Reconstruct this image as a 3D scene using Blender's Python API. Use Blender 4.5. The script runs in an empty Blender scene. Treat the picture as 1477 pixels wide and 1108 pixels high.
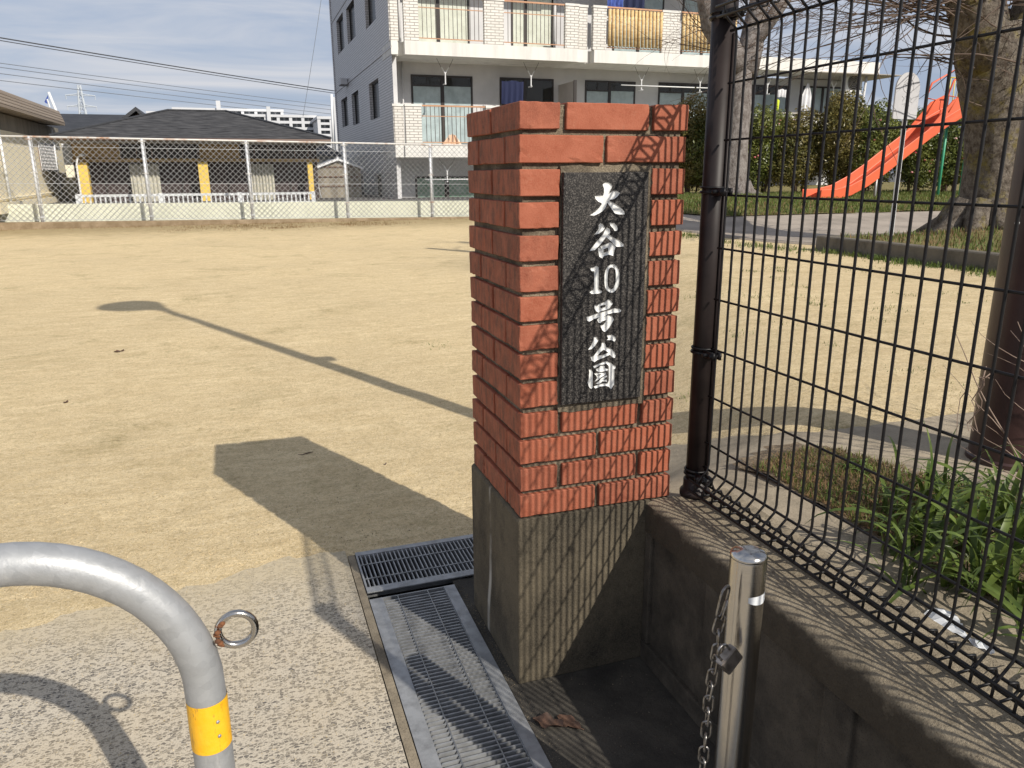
import bpy, bmesh, math, random
from mathutils import Vector, Matrix, noise
from mathutils.geometry import tessellate_polygon
R = math.radians
rnd = random.Random(7)
scene = bpy.context.scene
col = scene.collection

# ------------------------------------------------------------------ camera
CAM = Vector((-0.596, -1.668, 1.3123))
RT = Vector((0.945, -0.328, -0.006)); FW = Vector((0.315, 0.912, -0.263)).normalized()
RT = (RT - FW * RT.dot(FW)).normalized(); UP = RT.cross(FW).normalized()
FOC = 1108.83
cd = bpy.data.cameras.new('camera'); cam = bpy.data.objects.new('camera', cd); col.objects.link(cam)
cd.sensor_width = 36.0; cd.lens = FOC / 1477.0 * 36.0; cd.clip_start = 0.02; cd.clip_end = 6000
cam.matrix_world = Matrix(((RT.x, UP.x, -FW.x, CAM.x), (RT.y, UP.y, -FW.y, CAM.y), (RT.z, UP.z, -FW.z, CAM.z), (0, 0, 0, 1)))
scene.camera = cam

# ------------------------------------------------------------------ light
SUN = Vector((0.56, -1.277, 1.0)).normalized()
SUN_EL = math.asin(SUN.z); SUN_ROT = math.atan2(SUN.x, SUN.y)
sl = bpy.data.lights.new('sun', 'SUN'); sl.energy = 5.0; sl.angle = R(0.45); sl.color = (1.0, 0.93, 0.82)
so = bpy.data.objects.new('sun', sl); col.objects.link(so); so.location = (4, -9, 8)
so.rotation_euler = SUN.to_track_quat('Z', 'Y').to_euler()
world = bpy.data.worlds.new('World'); scene.world = world; world.use_nodes = True
wn, wl = world.node_tree.nodes, world.node_tree.links
wn.clear()
w_out = wn.new('ShaderNodeOutputWorld'); w_bg = wn.new('ShaderNodeBackground'); w_bg.inputs[1].default_value = 0.097
sky = wn.new('ShaderNodeTexSky'); sky.sky_type = 'NISHITA'; sky.sun_disc = False
sky.sun_elevation = SUN_EL; sky.sun_rotation = SUN_ROT; sky.air_density = 1.0; sky.dust_density = 1.2; sky.ozone_density = 1.5
tc = wn.new('ShaderNodeTexCoord'); sx = wn.new('ShaderNodeSeparateXYZ'); wl.new(tc.outputs['Generated'], sx.inputs[0])
zz = wn.new('ShaderNodeMath'); zz.operation = 'MAXIMUM'; wl.new(sx.outputs[2], zz.inputs[0]); zz.inputs[1].default_value = 0.0
za = wn.new('ShaderNodeMath'); za.operation = 'ADD'; wl.new(zz.outputs[0], za.inputs[0]); za.inputs[1].default_value = 0.12
dx = wn.new('ShaderNodeMath'); dx.operation = 'DIVIDE'; wl.new(sx.outputs[0], dx.inputs[0]); wl.new(za.outputs[0], dx.inputs[1])
dy = wn.new('ShaderNodeMath'); dy.operation = 'DIVIDE'; wl.new(sx.outputs[1], dy.inputs[0]); wl.new(za.outputs[0], dy.inputs[1])
cx = wn.new('ShaderNodeCombineXYZ'); wl.new(dx.outputs[0], cx.inputs[0]); wl.new(dy.outputs[0], cx.inputs[1])
mp = wn.new('ShaderNodeMapping'); mp.inputs['Rotation'].default_value = (0, 0, R(24)); mp.inputs['Scale'].default_value = (0.55, 1.25, 1); wl.new(cx.outputs[0], mp.inputs[0])
cn = wn.new('ShaderNodeTexNoise'); cn.inputs['Scale'].default_value = 1.25; cn.inputs['Detail'].default_value = 9; cn.inputs['Roughness'].default_value = 0.56; cn.inputs['Distortion'].default_value = 0.6
wl.new(mp.outputs[0], cn.inputs['Vector'])
cr = wn.new('ShaderNodeValToRGB'); cr.color_ramp.elements[0].position = 0.38; cr.color_ramp.elements[1].position = 0.68
wl.new(cn.outputs[0], cr.inputs[0])
cm = wn.new('ShaderNodeMix'); cm.data_type = 'RGBA'
wl.new(cr.outputs[0], cm.inputs[0]); wl.new(sky.outputs[0], cm.inputs[6]); cm.inputs[7].default_value = (7.2, 7.3, 7.7, 1)
hz = wn.new('ShaderNodeMix'); hz.data_type = 'RGBA'; hf = wn.new('ShaderNodeMapRange'); wl.new(sx.outputs[2], hf.inputs['Value']); hf.inputs['From Min'].default_value = 0.0; hf.inputs['From Max'].default_value = 0.75; hf.inputs['To Min'].default_value = 0.86; hf.inputs['To Max'].default_value = 0.25; wl.new(hf.outputs[0], hz.inputs[0])
hz.inputs[7].default_value = (4.1, 4.8, 6.4, 1)
wl.new(sky.outputs[0], hz.inputs[6]); wl.new(hz.outputs[2], cm.inputs[6])
wl.new(cm.outputs[2], w_bg.inputs[0]); wl.new(w_bg.outputs[0], w_out.inputs[0])
scene.view_settings.view_transform = 'Standard'; scene.view_settings.look = 'None'
scene.view_settings.exposure = 0.0; scene.view_settings.gamma = 1.0; scene.view_settings.use_curve_mapping = False
scene.render.engine = 'CYCLES'
scene.cycles.transparent_max_bounces = 24

# ------------------------------------------------------------------ measuring: a pixel of the photograph to a point of the place
def ray(x, y): return (x - 738.5) / FOC * RT - (y - 554) / FOC * UP + FW
def gz(x, y, z): r = ray(x, y); return CAM + r * ((z - CAM.z) / r.z)
def gy(x, y, Y): r = ray(x, y); return CAM + r * ((Y - CAM.y) / r.y)
def gx(x, y, X): r = ray(x, y); return CAM + r * ((X - CAM.x) / r.x)
def ss(t): t = max(0.0, min(1.0, t)); return t * t * (3 - 2 * t)
def terr(X, Y):
    """height of the park ground: level at the gate, higher to the right, rising again to the lawn"""
    d = max(0.0, Y - 0.41); xl = 0.02 + 0.27 * d; xr = 1.45 + 0.5 * d
    t = ss((X - xl) / max(0.05, xr - xl)); r = t * (0.44 + 0.28 * ss((Y - 6.6) / 4.4) * ss((X - 3.0) / 2.0))
    if X > 0.425 and Y < 0.9: r = r + (0.44 - r) * (1 - ss((Y - 0.06) / 0.75))
    return r
def gt(x, y):
    r = ray(x, y); lo = 0.5; 
    t = lo
    while t < 60:
        p = CAM + r * t
        if p.z <= terr(p.x, p.y): break
        t += 0.05
    a, b = t - 0.05, t
    for _ in range(18):
        m = (a + b) / 2; p = CAM + r * m
        if p.z <= terr(p.x, p.y): b = m
        else: a = m
    return CAM + r * b
def prect(x0, y0, x1, y1, Y):
    """pixel rectangle on a wall plane Y=const -> X0, X1, Z0, Z1"""
    ym = (y0 + y1) / 2; xm = (x0 + x1) / 2
    return gy(x0, ym, Y).x, gy(x1, ym, Y).x, gy(xm, y1, Y).z, gy(xm, y0, Y).z

# ------------------------------------------------------------------ mesh builder
class MB:
    def __init__(s): s.v = []; s.f = []
    def add(s, vs, fs):
        n = len(s.v); s.v += [tuple(v) for v in vs]; s.f += [tuple(i + n for i in f) for f in fs]
    def box(s, x0, x1, y0, y1, z0, z1):
        s.add([(x0, y0, z0), (x1, y0, z0), (x1, y1, z0), (x0, y1, z0), (x0, y0, z1), (x1, y0, z1), (x1, y1, z1), (x0, y1, z1)],
              [(0, 3, 2, 1), (4, 5, 6, 7), (0, 1, 5, 4), (1, 2, 6, 5), (2, 3, 7, 6), (3, 0, 4, 7)]); return s
    def prism(s, pts, axis, a, b):
        """outline in the two other axes, extruded from a to b along axis"""
        n = len(pts)
        def P(p, t):
            return (t, p[0], p[1]) if axis == 'x' else (p[0], t, p[1]) if axis == 'y' else (p[0], p[1], t)
        vs = [P(p, a) for p in pts] + [P(p, b) for p in pts]
        fs = [tuple(range(n))[::-1], tuple(range(n, 2 * n))] + [(i, (i + 1) % n, n + (i + 1) % n, n + i) for i in range(n)]
        s.add(vs, fs); return s
    def tube(s, pts, r, n=8, closed=False, caps=True):
        pts = [Vector(p) for p in pts]; m = len(pts)
        rr = r if isinstance(r, (list, tuple)) else [r] * m
        prev = None; rings = []
        for i, p in enumerate(pts):
            if closed: d = pts[(i + 1) % m] - pts[i - 1]
            else: d = pts[min(i + 1, m - 1)] - pts[max(i - 1, 0)]
            d.normalize() if d.length > 0 else None
            if prev is None:
                a = Vector((0, 0, 1)) if abs(d.z) < 0.9 else Vector((1, 0, 0))
                u = d.cross(a).normalized()
            else:
                u = (prev - d * prev.dot(d)); u = u.normalized() if u.length > 1e-6 else d.orthogonal().normalized()
            prev = u; w = d.cross(u)
            rings.append([p + (u * math.cos(2 * math.pi * k / n) + w * math.sin(2 * math.pi * k / n)) * rr[i] for k in range(n)])
        vs = [v for g in rings for v in g]; fs = []
        for i in range(m if closed else m - 1):
            j = (i + 1) % m
            for k in range(n):
                fs.append((i * n + k, i * n + (k + 1) % n, j * n + (k + 1) % n, j * n + k))
        if caps and not closed: fs.append(tuple(range(n))[::-1]); fs.append(tuple((m - 1) * n + k for k in range(n)))
        s.add(vs, fs); return s
    def lathe(s, c, prof, n=24):
        """profile of (radius, z) round a vertical axis through c"""
        vs = []; fs = []; m = len(prof)
        for r, z in prof:
            for k in range(n):
                a = 2 * math.pi * k / n; vs.append((c[0] + r * math.cos(a), c[1] + r * math.sin(a), c[2] + z))
        for i in range(m - 1):
            for k in range(n): fs.append((i * n + k, i * n + (k + 1) % n, (i + 1) * n + (k + 1) % n, (i + 1) * n + k))
        fs.append(tuple(range(n))[::-1]); fs.append(tuple((m - 1) * n + k for k in range(n)))
        s.add(vs, fs); return s
    def mesh(s, name, m=None, o=(0, 0, 0), smooth=False):
        me = bpy.data.meshes.new(name); me.from_pydata([(v[0] - o[0], v[1] - o[1], v[2] - o[2]) for v in s.v], [], s.f)
        if m: me.materials.append(m)
        if smooth: me.polygons.foreach_set('use_smooth', [True] * len(me.polygons))
        me.update(); return me
def link(name, me, parent=None, loc=(0, 0, 0), rot=None):
    o = bpy.data.objects.new(name, me); col.objects.link(o); o.location = loc
    if rot: o.rotation_euler = rot
    if parent: o.parent = parent
    return o
def tag(o, label=None, cat=None, group=None, kind=None):
    if label: o['label'] = label
    if cat: o['category'] = cat
    if group: o['group'] = group
    if kind: o['kind'] = kind
    return o
def thing(name, loc, label, cat, group=None, rz=0):
    o = bpy.data.objects.new(name, None); col.objects.link(o); o.location = loc; o.rotation_euler = (0, 0, rz)
    o.empty_display_size = 0.1
    return tag(o, label, cat, group)
def wloc(t):
    v = Vector((0, 0, 0))
    while t is not None: v = v + Vector(t.location); t = t.parent
    return v
def part(name, mb, m, parent, smooth=False, bevel=0, kind=None, label=None):
    """mesh given in place coordinates, hung under an unrotated parent"""
    o = link(name, mb.mesh(name, m, wloc(parent), smooth), parent)
    if bevel: bv = o.modifiers.new('bevel', 'BEVEL'); bv.width = bevel; bv.segments = 2; bv.limit_method = 'ANGLE'
    if kind: o['kind'] = kind
    if label: o['label'] = label
    return o
def solo(name, mb, m, loc, label, cat, group=None, smooth=False, bevel=0):
    o = link(name, mb.mesh(name, m, loc, smooth), None, loc)
    if bevel: bv = o.modifiers.new('bevel', 'BEVEL'); bv.width = bevel; bv.segments = 2; bv.limit_method = 'ANGLE'
    return tag(o, label, cat, group)
def struct(name, mb, m, smooth=False, kind='structure', label=None):
    o = link(name, mb.mesh(name, m, (0, 0, 0), smooth)); o['kind'] = kind
    if label: o['label'] = label
    return o

# ------------------------------------------------------------------ materials
def c4(c): return (c[0], c[1], c[2], 1.0)
class NT:
    def __init__(s, name):
        s.m = bpy.data.materials.new(name); s.m.use_nodes = True
        s.n = s.m.node_tree.nodes; s.l = s.m.node_tree.links; s.n.clear()
        s.out = s.n.new('ShaderNodeOutputMaterial'); s.b = s.n.new('ShaderNodeBsdfPrincipled'); s.l.new(s.b.outputs[0], s.out.inputs[0])
        s._pos = None
    def pos(s, scale=(1, 1, 1), obj=False):
        if obj: src = s.n.new('ShaderNodeTexCoord').outputs['Object']
        else: src = s.n.new('ShaderNodeNewGeometry').outputs['Position']
        if tuple(scale) == (1, 1, 1): return src
        mp = s.n.new('ShaderNodeMapping'); mp.inputs['Scale'].default_value = scale; s.l.new(src, mp.inputs[0]); return mp.outputs[0]
    def noise(s, vec, scale, detail=4, rough=0.55, dist=0.0):
        t = s.n.new('ShaderNodeTexNoise'); t.inputs['Scale'].default_value = scale; t.inputs['Detail'].default_value = detail
        t.inputs['Roughness'].default_value = rough; t.inputs['Distortion'].default_value = dist; s.l.new(vec, t.inputs['Vector']); return t.outputs[0]
    def voro(s, vec, scale, feat='F1', out='Distance'):
        t = s.n.new('ShaderNodeTexVoronoi'); t.feature = feat; t.inputs['Scale'].default_value = scale; s.l.new(vec, t.inputs['Vector']); return t.outputs[out]
    def ramp(s, fac, lo, hi, a=0.0, b=1.0):
        t = s.n.new('ShaderNodeMapRange'); t.inputs['From Min'].default_value = lo; t.inputs['From Max'].default_value = hi
        t.inputs['To Min'].default_value = a; t.inputs['To Max'].default_value = b; s.l.new(fac, t.inputs['Value']); return t.outputs[0]
    def mix(s, fac, a, b, mode='MIX'):
        t = s.n.new('ShaderNodeMix'); t.data_type = 'RGBA'; t.blend_type = mode
        if isinstance(fac, (int, float)): t.inputs[0].default_value = fac
        else: s.l.new(fac, t.inputs[0])
        for i, c in ((6, a), (7, b)):
            if isinstance(c, tuple): t.inputs[i].default_value = c4(c)
            else: s.l.new(c, t.inputs[i])
        return t.outputs[2]
    def math(s, op, a, b=None):
        t = s.n.new('ShaderNodeMath'); t.operation = op
        for i, c in ((0, a), (1, b)):
            if c is None: continue
            if isinstance(c, (int, float)): t.inputs[i].default_value = c
            else: s.l.new(c, t.inputs[i])
        return t.outputs[0]
    def bump(s, h, dist, strength=1.0, prev=None):
        t = s.n.new('ShaderNodeBump'); t.inputs['Distance'].default_value = dist; t.inputs['Strength'].default_value = strength
        s.l.new(h, t.inputs['Height'])
        if prev is not None: s.l.new(prev, t.inputs['Normal'])
        return t.outputs[0]
    def fin(s, color, rough=0.8, metal=0.0, normal=None, spec=0.5):
        if isinstance(color, tuple): s.b.inputs['Base Color'].default_value = c4(color)
        else: s.l.new(color, s.b.inputs['Base Color'])
        if isinstance(rough, (int, float)): s.b.inputs['Roughness'].default_value = rough
        else: s.l.new(rough, s.b.inputs['Roughness'])
        s.b.inputs['Metallic'].default_value = metal; s.b.inputs['Specular IOR Level'].default_value = spec
        if normal is not None: s.l.new(normal, s.b.inputs['Normal'])
        return s.m
def simple(name, a, b=None, scale=8, rough=0.7, metal=0.0, bump=0.0, bscale=60, stretch=(1, 1, 1), lo=0.4, hi=0.65, spec=0.5, obj=False):
    t = NT(name); p = t.pos(stretch, obj)
    c = a if b is None else t.mix(t.ramp(t.noise(p, scale, 6, 0.6), lo, hi), a, b)
    nm = t.bump(t.noise(p, bscale, 4, 0.6), bump) if bump else None
    return t.fin(c, rough, metal, nm, spec)
def concrete(name, a, b, dark, s1=3.0, speck=0.35, wet=0.0):
    t = NT(name); p = t.pos()
    c = t.mix(t.ramp(t.noise(p, s1, 6, 0.65), 0.38, 0.65), a, b)
    st = t.noise(t.pos((1, 1, 0.7)), 6.5, 7, 0.7)
    c = t.mix(t.ramp(st, 0.48, 0.68, 0, 0.75), c, dark)
    fine = t.noise(p, 260, 3, 0.7); sp = t.voro(p, 210)
    c = t.mix(t.ramp(fine, 0.3, 0.7, 0.0, speck), c, tuple(min(1, x * 2.0) for x in b))
    c = t.mix(t.ramp(sp, 0.10, 0.32, speck, 0.0), c, dark)
    n = t.bump(fine, 0.0015); n = t.bump(t.noise(p, 45, 5, 0.6), 0.003, 1.0, n)
    return t.fin(c, 0.9, 0, n, 0.25)

M = {}
def base_mat():
    t = NT('weathered_dark_concrete'); p = t.pos()
    c = t.mix(t.ramp(t.noise(p, 5, 6, 0.65), 0.36, 0.66), (0.125, 0.103, 0.070), (0.062, 0.051, 0.037))
    c = t.mix(t.ramp(t.noise(t.pos((1, 1, 0.75)), 7.5, 7, 0.7), 0.45, 0.66, 0, 0.8), c, (0.018, 0.016, 0.013))
    fine = t.noise(p, 260, 3, 0.7); v = t.voro(p, 190)
    c = t.mix(t.ramp(fine, 0.35, 0.7, 0, 0.4), c, (0.21, 0.18, 0.13)); c = t.mix(t.ramp(v, 0.1, 0.3, 0.45, 0), c, (0.03, 0.026, 0.022))
    # pale lime runs down the left face
    w = t.n.new('ShaderNodeTexWave'); w.wave_type = 'BANDS'; w.bands_direction = 'Y'; w.inputs['Scale'].default_value = 0.85; w.inputs['Distortion'].default_value = 6.5; w.inputs['Detail'].default_value = 3; w.inputs['Detail Scale'].default_value = 1.2
    t.l.new(t.pos((1, 1, 0.55)), w.inputs['Vector']); line = t.ramp(w.outputs[0], 0.985, 1.0)
    g = t.n.new('ShaderNodeNewGeometry'); sn = t.n.new('ShaderNodeSeparateXYZ'); t.l.new(g.outputs['Normal'], sn.inputs[0])
    left = t.ramp(sn.outputs[0], -0.6, -0.9)
    c = t.mix(t.math('MULTIPLY', t.math('MULTIPLY', line, t.ramp(t.noise(p, 4.5, 4, 0.6), 0.42, 0.6)), left), c, (0.42, 0.40, 0.36))
    n = t.bump(fine, 0.0015); n = t.bump(t.noise(p, 45, 5, 0.6), 0.003, 1.0, n)
    return t.fin(c, 0.88, 0, n, 0.25)
def coping_mat():
    t = NT('wall_coping_concrete'); p = t.pos(); fine = t.noise(p, 240, 3, 0.75); bl = t.noise(p, 34, 6, 0.7)
    c = t.mix(t.ramp(t.noise(p, 8, 6, 0.7), 0.36, 0.66), (0.34, 0.285, 0.205), (0.19, 0.155, 0.108))
    c = t.mix(t.ramp(bl, 0.44, 0.66, 0, 0.7), c, (0.085, 0.07, 0.05))
    c = t.mix(t.ramp(fine, 0.34, 0.7, 0, 0.4), c, (0.45, 0.39, 0.29)); c = t.mix(t.ramp(t.voro(p, 170), 0.1, 0.3, 0.55, 0), c, (0.045, 0.037, 0.03))
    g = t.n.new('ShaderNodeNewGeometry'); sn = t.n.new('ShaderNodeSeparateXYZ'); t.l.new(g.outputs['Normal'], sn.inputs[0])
    darkening = t.ramp(t.math('ADD', sn.outputs[2], t.ramp(t.noise(p, 16, 6, 0.75), 0.3, 0.7, -0.35, 0.35)), 0.85, 0.35)  # coping made darker on vertical faces than on top, broken by noise
    c = t.mix(t.math('MULTIPLY', darkening, 0.86), c, (0.038, 0.031, 0.024))
    n = t.bump(fine, 0.002); n = t.bump(bl, 0.005, 1.0, n)
    return t.fin(c, 0.92, 0, n, 0.2)
def build_materials():
    # brick
    t = NT('red_brick'); p = t.pos(); po = t.pos((1, 1, 1), True)
    oi = t.n.new('ShaderNodeObjectInfo'); rv = oi.outputs['Random']
    rq = t.math('FRACT', t.math('MULTIPLY', rv, 7.31)); c = t.mix(rq, (0.32, 0.080, 0.038), (0.19, 0.050, 0.028))
    c = t.mix(t.ramp(t.noise(p, 16, 5, 0.65), 0.35, 0.7), c, (0.37, 0.115, 0.065)); c = t.mix(t.ramp(t.noise(p, 28, 7, 0.8), 0.56, 0.68, 0, 0.45), c, (0.42, 0.19, 0.12)); c = t.mix(t.ramp(t.noise(t.pos((1, 1, 1.6)), 21, 7, 0.8, 0.6), 0.62, 0.70, 0, 0.6), c, (0.085, 0.04, 0.03))
    c = t.mix(t.ramp(t.noise(p, 5.5, 6, 0.7), 0.60, 0.72, 0, 0.55), c, (0.16, 0.055, 0.035))
    st = t.noise(t.pos((30, 30, 3.5)), 1.6, 6, 0.6)
    c = t.mix(t.ramp(st, 0.62, 0.76, 0, 0.45), c, (0.05, 0.032, 0.026))
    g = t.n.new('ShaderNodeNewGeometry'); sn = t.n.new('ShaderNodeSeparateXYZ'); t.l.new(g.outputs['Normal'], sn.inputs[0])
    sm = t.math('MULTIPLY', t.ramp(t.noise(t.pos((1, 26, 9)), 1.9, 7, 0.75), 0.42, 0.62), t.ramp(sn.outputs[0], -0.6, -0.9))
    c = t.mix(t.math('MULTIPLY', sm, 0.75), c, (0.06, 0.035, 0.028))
    fine = t.noise(p, 330, 3, 0.6)
    c = t.mix(t.ramp(fine, 0.35, 0.7, 0, 0.22), c, (0.52, 0.24, 0.15))
    n = t.bump(fine, 0.0006); n = t.bump(t.noise(p, 38, 5, 0.6), 0.0016, 0.8, n)
    M['brick'] = t.fin(c, 0.78, 0, n, 0.3)
    t = NT('mortar'); p = t.pos(); v = t.voro(p, 230); f = t.noise(p, 300, 4, 0.75)
    c = t.mix(t.ramp(f, 0.35, 0.65), (0.15, 0.12, 0.085), (0.36, 0.30, 0.215)); c = t.mix(t.ramp(v, 0.1, 0.3, 0.6, 0), c, (0.05, 0.04, 0.035))
    c = t.mix(t.ramp(t.noise(p, 7, 5, 0.6), 0.40, 0.62, 0, 0.7), c, (0.045, 0.037, 0.03))
    M['mortar'] = t.fin(c, 0.95, 0, t.bump(f, 0.004), 0.2)
    M['base_conc'] = base_mat()
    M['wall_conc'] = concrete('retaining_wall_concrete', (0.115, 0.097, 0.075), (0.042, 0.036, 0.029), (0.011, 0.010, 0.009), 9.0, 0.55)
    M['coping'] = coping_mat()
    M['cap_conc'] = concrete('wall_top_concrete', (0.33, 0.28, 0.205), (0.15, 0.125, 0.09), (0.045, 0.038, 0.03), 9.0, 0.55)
    M['apron'] = concrete('stained_apron_concrete', (0.085, 0.076, 0.062), (0.035, 0.032, 0.028), (0.016, 0.015, 0.013), 7.0, 0.6)
    M['path_conc'] = concrete('path_concrete', (0.38, 0.32, 0.235), (0.235, 0.20, 0.15), (0.13, 0.11, 0.08), 4.6, 0.4)
    M['kerb_conc'] = concrete('kerb_concrete', (0.17, 0.15, 0.12), (0.11, 0.098, 0.08), (0.045, 0.04, 0.034), 2.0, 0.3)
    # sand
    t = NT('decomposed_granite_sand'); p = t.pos()
    big = t.noise(p, 0.45, 6, 0.6); mid = t.noise(t.pos((1, 2.6, 1)), 2.6, 8, 0.72); f = t.noise(p, 210, 3, 0.8); f1 = t.noise(p, 85, 4, 0.8); f2 = t.noise(p, 24, 6, 0.8)
    c = t.mix(t.ramp(mid, 0.36, 0.66), (0.66, 0.515, 0.295), (0.82, 0.665, 0.41))
    c = t.mix(t.ramp(big, 0.42, 0.68, 0, 0.45), c, (0.54, 0.43, 0.26))
    c = t.mix(t.ramp(t.noise(t.pos((0.8, 2.2, 1)), 9, 7, 0.82), 0.47, 0.66, 0, 0.55), c, (0.48, 0.37, 0.20))
    c = t.mix(t.ramp(f2, 0.48, 0.68, 0, 0.55), c, (0.40, 0.305, 0.165))
    c = t.mix(t.ramp(f1, 0.30, 0.47, 0.75, 0), c, (0.27, 0.21, 0.12))
    c = t.mix(t.ramp(f1, 0.54, 0.70, 0, 0.6), c, (0.82, 0.72, 0.53))
    c = t.mix(t.ramp(f, 0.30, 0.46, 0.7, 0), c, (0.22, 0.17, 0.10))
    c = t.mix(t.ramp(f, 0.56, 0.70, 0, 0.5), c, (0.86, 0.78, 0.60))
    sc_ = t.noise(t.pos((0.9, 5.5, 1)), 4.2, 6, 0.75)
    c = t.mix(t.ramp(sc_, 0.57, 0.70, 0, 0.40), c, (0.36, 0.275, 0.15))
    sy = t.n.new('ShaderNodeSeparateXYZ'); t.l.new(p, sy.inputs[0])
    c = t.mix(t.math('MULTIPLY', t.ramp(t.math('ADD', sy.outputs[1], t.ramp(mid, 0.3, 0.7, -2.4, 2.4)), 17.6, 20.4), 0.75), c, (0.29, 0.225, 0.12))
    g = t.noise(p, 1.3, 7, 0.75, 0.5)
    c = t.mix(t.math('MULTIPLY', t.ramp(g, 0.54, 0.68), t.ramp(t.noise(p, 40, 5, 0.8), 0.42, 0.6, 0.1, 0.8)), c, (0.27, 0.22, 0.10))
    n = t.bump(f, 0.003); n = t.bump(f1, 0.006, 1.0, n); n = t.bump(f2, 0.008, 0.7, n)
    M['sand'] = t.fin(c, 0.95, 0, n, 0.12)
    # exposed aggregate paving
    t = NT('exposed_aggregate'); p = t.pos(); w = t.noise(p, 30, 3, 0.6)
    pp = t.pos((0.8, 1.5, 1)); v1c = t.voro(pp, 108, 'F1', 'Color'); e1 = t.voro(pp, 108, 'DISTANCE_TO_EDGE'); v2c = t.voro(pp, 210, 'F1', 'Color'); e2 = t.voro(pp, 210, 'DISTANCE_TO_EDGE')
    f = t.noise(p, 240, 3, 0.7)
    sp = t.n.new('ShaderNodeSeparateColor'); t.l.new(v1c, sp.inputs[0])
    base = t.mix(t.ramp(f, 0.3, 0.7), (0.45, 0.40, 0.32), (0.60, 0.54, 0.44))
    stone = t.mix(sp.outputs[1], (0.11, 0.105, 0.10), (0.34, 0.30, 0.24))
    isst = t.math('MULTIPLY', t.ramp(sp.outputs[0], 0.46, 0.50), t.ramp(e1, 0.09, 0.16))
    s2_ = t.n.new('ShaderNodeSeparateColor'); t.l.new(v2c, s2_.inputs[0]); st2 = t.math('MULTIPLY', t.ramp(s2_.outputs[0], 0.58, 0.62), t.ramp(e2, 0.1, 0.2)); base = t.mix(t.math('MULTIPLY', st2, 0.75), base, (0.20, 0.175, 0.145))
    c = t.mix(isst, base, stone)
    c = t.mix(t.ramp(t.noise(p, 2.2, 6, 0.6), 0.42, 0.7, 0, 0.35), c, (0.55, 0.44, 0.28))
    sy = t.n.new('ShaderNodeSeparateXYZ'); t.l.new(p, sy.inputs[0]); dust = t.math('ADD', sy.outputs[1], t.ramp(t.noise(p, 6, 6, 0.7), 0.3, 0.7, -0.16, 0.16))
    c = t.mix(t.ramp(dust, 0.42, 0.86, 0, 0.92), c, t.mix(f, (0.40, 0.335, 0.225), (0.62, 0.53, 0.37)))
    n = t.bump(isst, 0.002); n = t.bump(f, 0.002, 1, n)
    M['paver'] = t.fin(c, 0.88, 0, n, 0.3)
    # plaque granite
    t = NT('black_granite'); p = t.pos(); v = t.voro(p, 420, 'F1', 'Color'); sp = t.n.new('ShaderNodeSeparateColor'); t.l.new(v, sp.inputs[0])
    c = t.mix(t.ramp(sp.outputs[0], 0.45, 1.0), (0.014, 0.013, 0.013), (0.115, 0.105, 0.095))
    c = t.mix(t.ramp(t.noise(p, 9, 5, 0.6), 0.45, 0.7, 0, 0.4), c, (0.05, 0.044, 0.04))
    M['granite'] = t.fin(c, 0.5, 0, t.bump(sp.outputs[0], 0.0006), 0.35)
    M['white_paint'] = simple('white_sign_paint', (0.82, 0.82, 0.80), (0.62, 0.63, 0.62), 60, 0.55, 0, 0.0006, 200)
    t = NT('galvanised_steel'); p = t.pos(); v = t.voro(p, 70, 'F1', 'Color'); sp = t.n.new('ShaderNodeSeparateColor'); t.l.new(v, sp.inputs[0])
    c = t.mix(sp.outputs[0], (0.35, 0.36, 0.37), (0.40, 0.41, 0.42)); c = t.mix(t.ramp(t.noise(t.pos((1, 1, 3)), 9, 7, 0.7), 0.52, 0.75, 0, 0.4), c, (0.27, 0.275, 0.27)); c = t.mix(t.ramp(t.noise(t.pos((6, 6, 1)), 5, 6, 0.7), 0.60, 0.70, 0, 0.35), c, (0.6, 0.6, 0.58))
    M['galv'] = t.fin(c, t.ramp(t.noise(p, 24, 6, 0.7), 0.3, 0.7, 0.38, 0.58), 0.4, t.bump(t.noise(p, 180, 3, 0.6), 0.0004), 0.5)
    t = NT('grating_steel'); p = t.pos()
    c = t.mix(t.ramp(t.noise(p, 26, 6, 0.65), 0.4, 0.68), (0.36, 0.37, 0.38), (0.23, 0.235, 0.24))
    M['grate'] = t.fin(c, 0.5, 0.4, t.bump(t.noise(p, 120, 4, 0.6), 0.0006), 0.5)
    M['stainless'] = None
    t = NT('brushed_stainless'); p = t.pos((3, 3, 260)); p2 = t.pos()
    c = t.mix(t.ramp(t.noise(t.pos((12, 12, 1.2)), 1.5, 5, 0.6), 0.35, 0.7), (0.57, 0.55, 0.52), (0.44, 0.42, 0.385))
    c = t.mix(t.ramp(t.noise(t.pos((50, 50, 12)), 1.5, 5, 0.7), 0.66, 0.74, 0, 0.5), c, (0.28, 0.22, 0.17))
    M['stainless'] = t.fin(c, 0.17, 1.0, t.bump(t.noise(p, 3, 3, 0.6), 0.0002), 0.5)
    M['chain'] = simple('chain_steel', (0.34, 0.33, 0.32), (0.16, 0.14, 0.12), 90, 0.35, 1.0)
    M['lock'] = simple('padlock_steel', (0.42, 0.38, 0.34), (0.24, 0.21, 0.185), 60, 0.4, 0.9)
    M['black'] = simple('black_coated_wire', (0.007, 0.007, 0.008), (0.011, 0.010, 0.011), 30, 0.45, 0, 0, spec=0.3)
    M['postblack'] = simple('dark_brown_post_coat', (0.014, 0.010, 0.010), (0.024, 0.017, 0.016), 12, 0.5, spec=0.3)
    M['polebrown'] = simple('brown_pole_paint', (0.045, 0.021, 0.019), (0.03, 0.015, 0.014), 5, 0.42, 0, 0.0004, 90)
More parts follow.
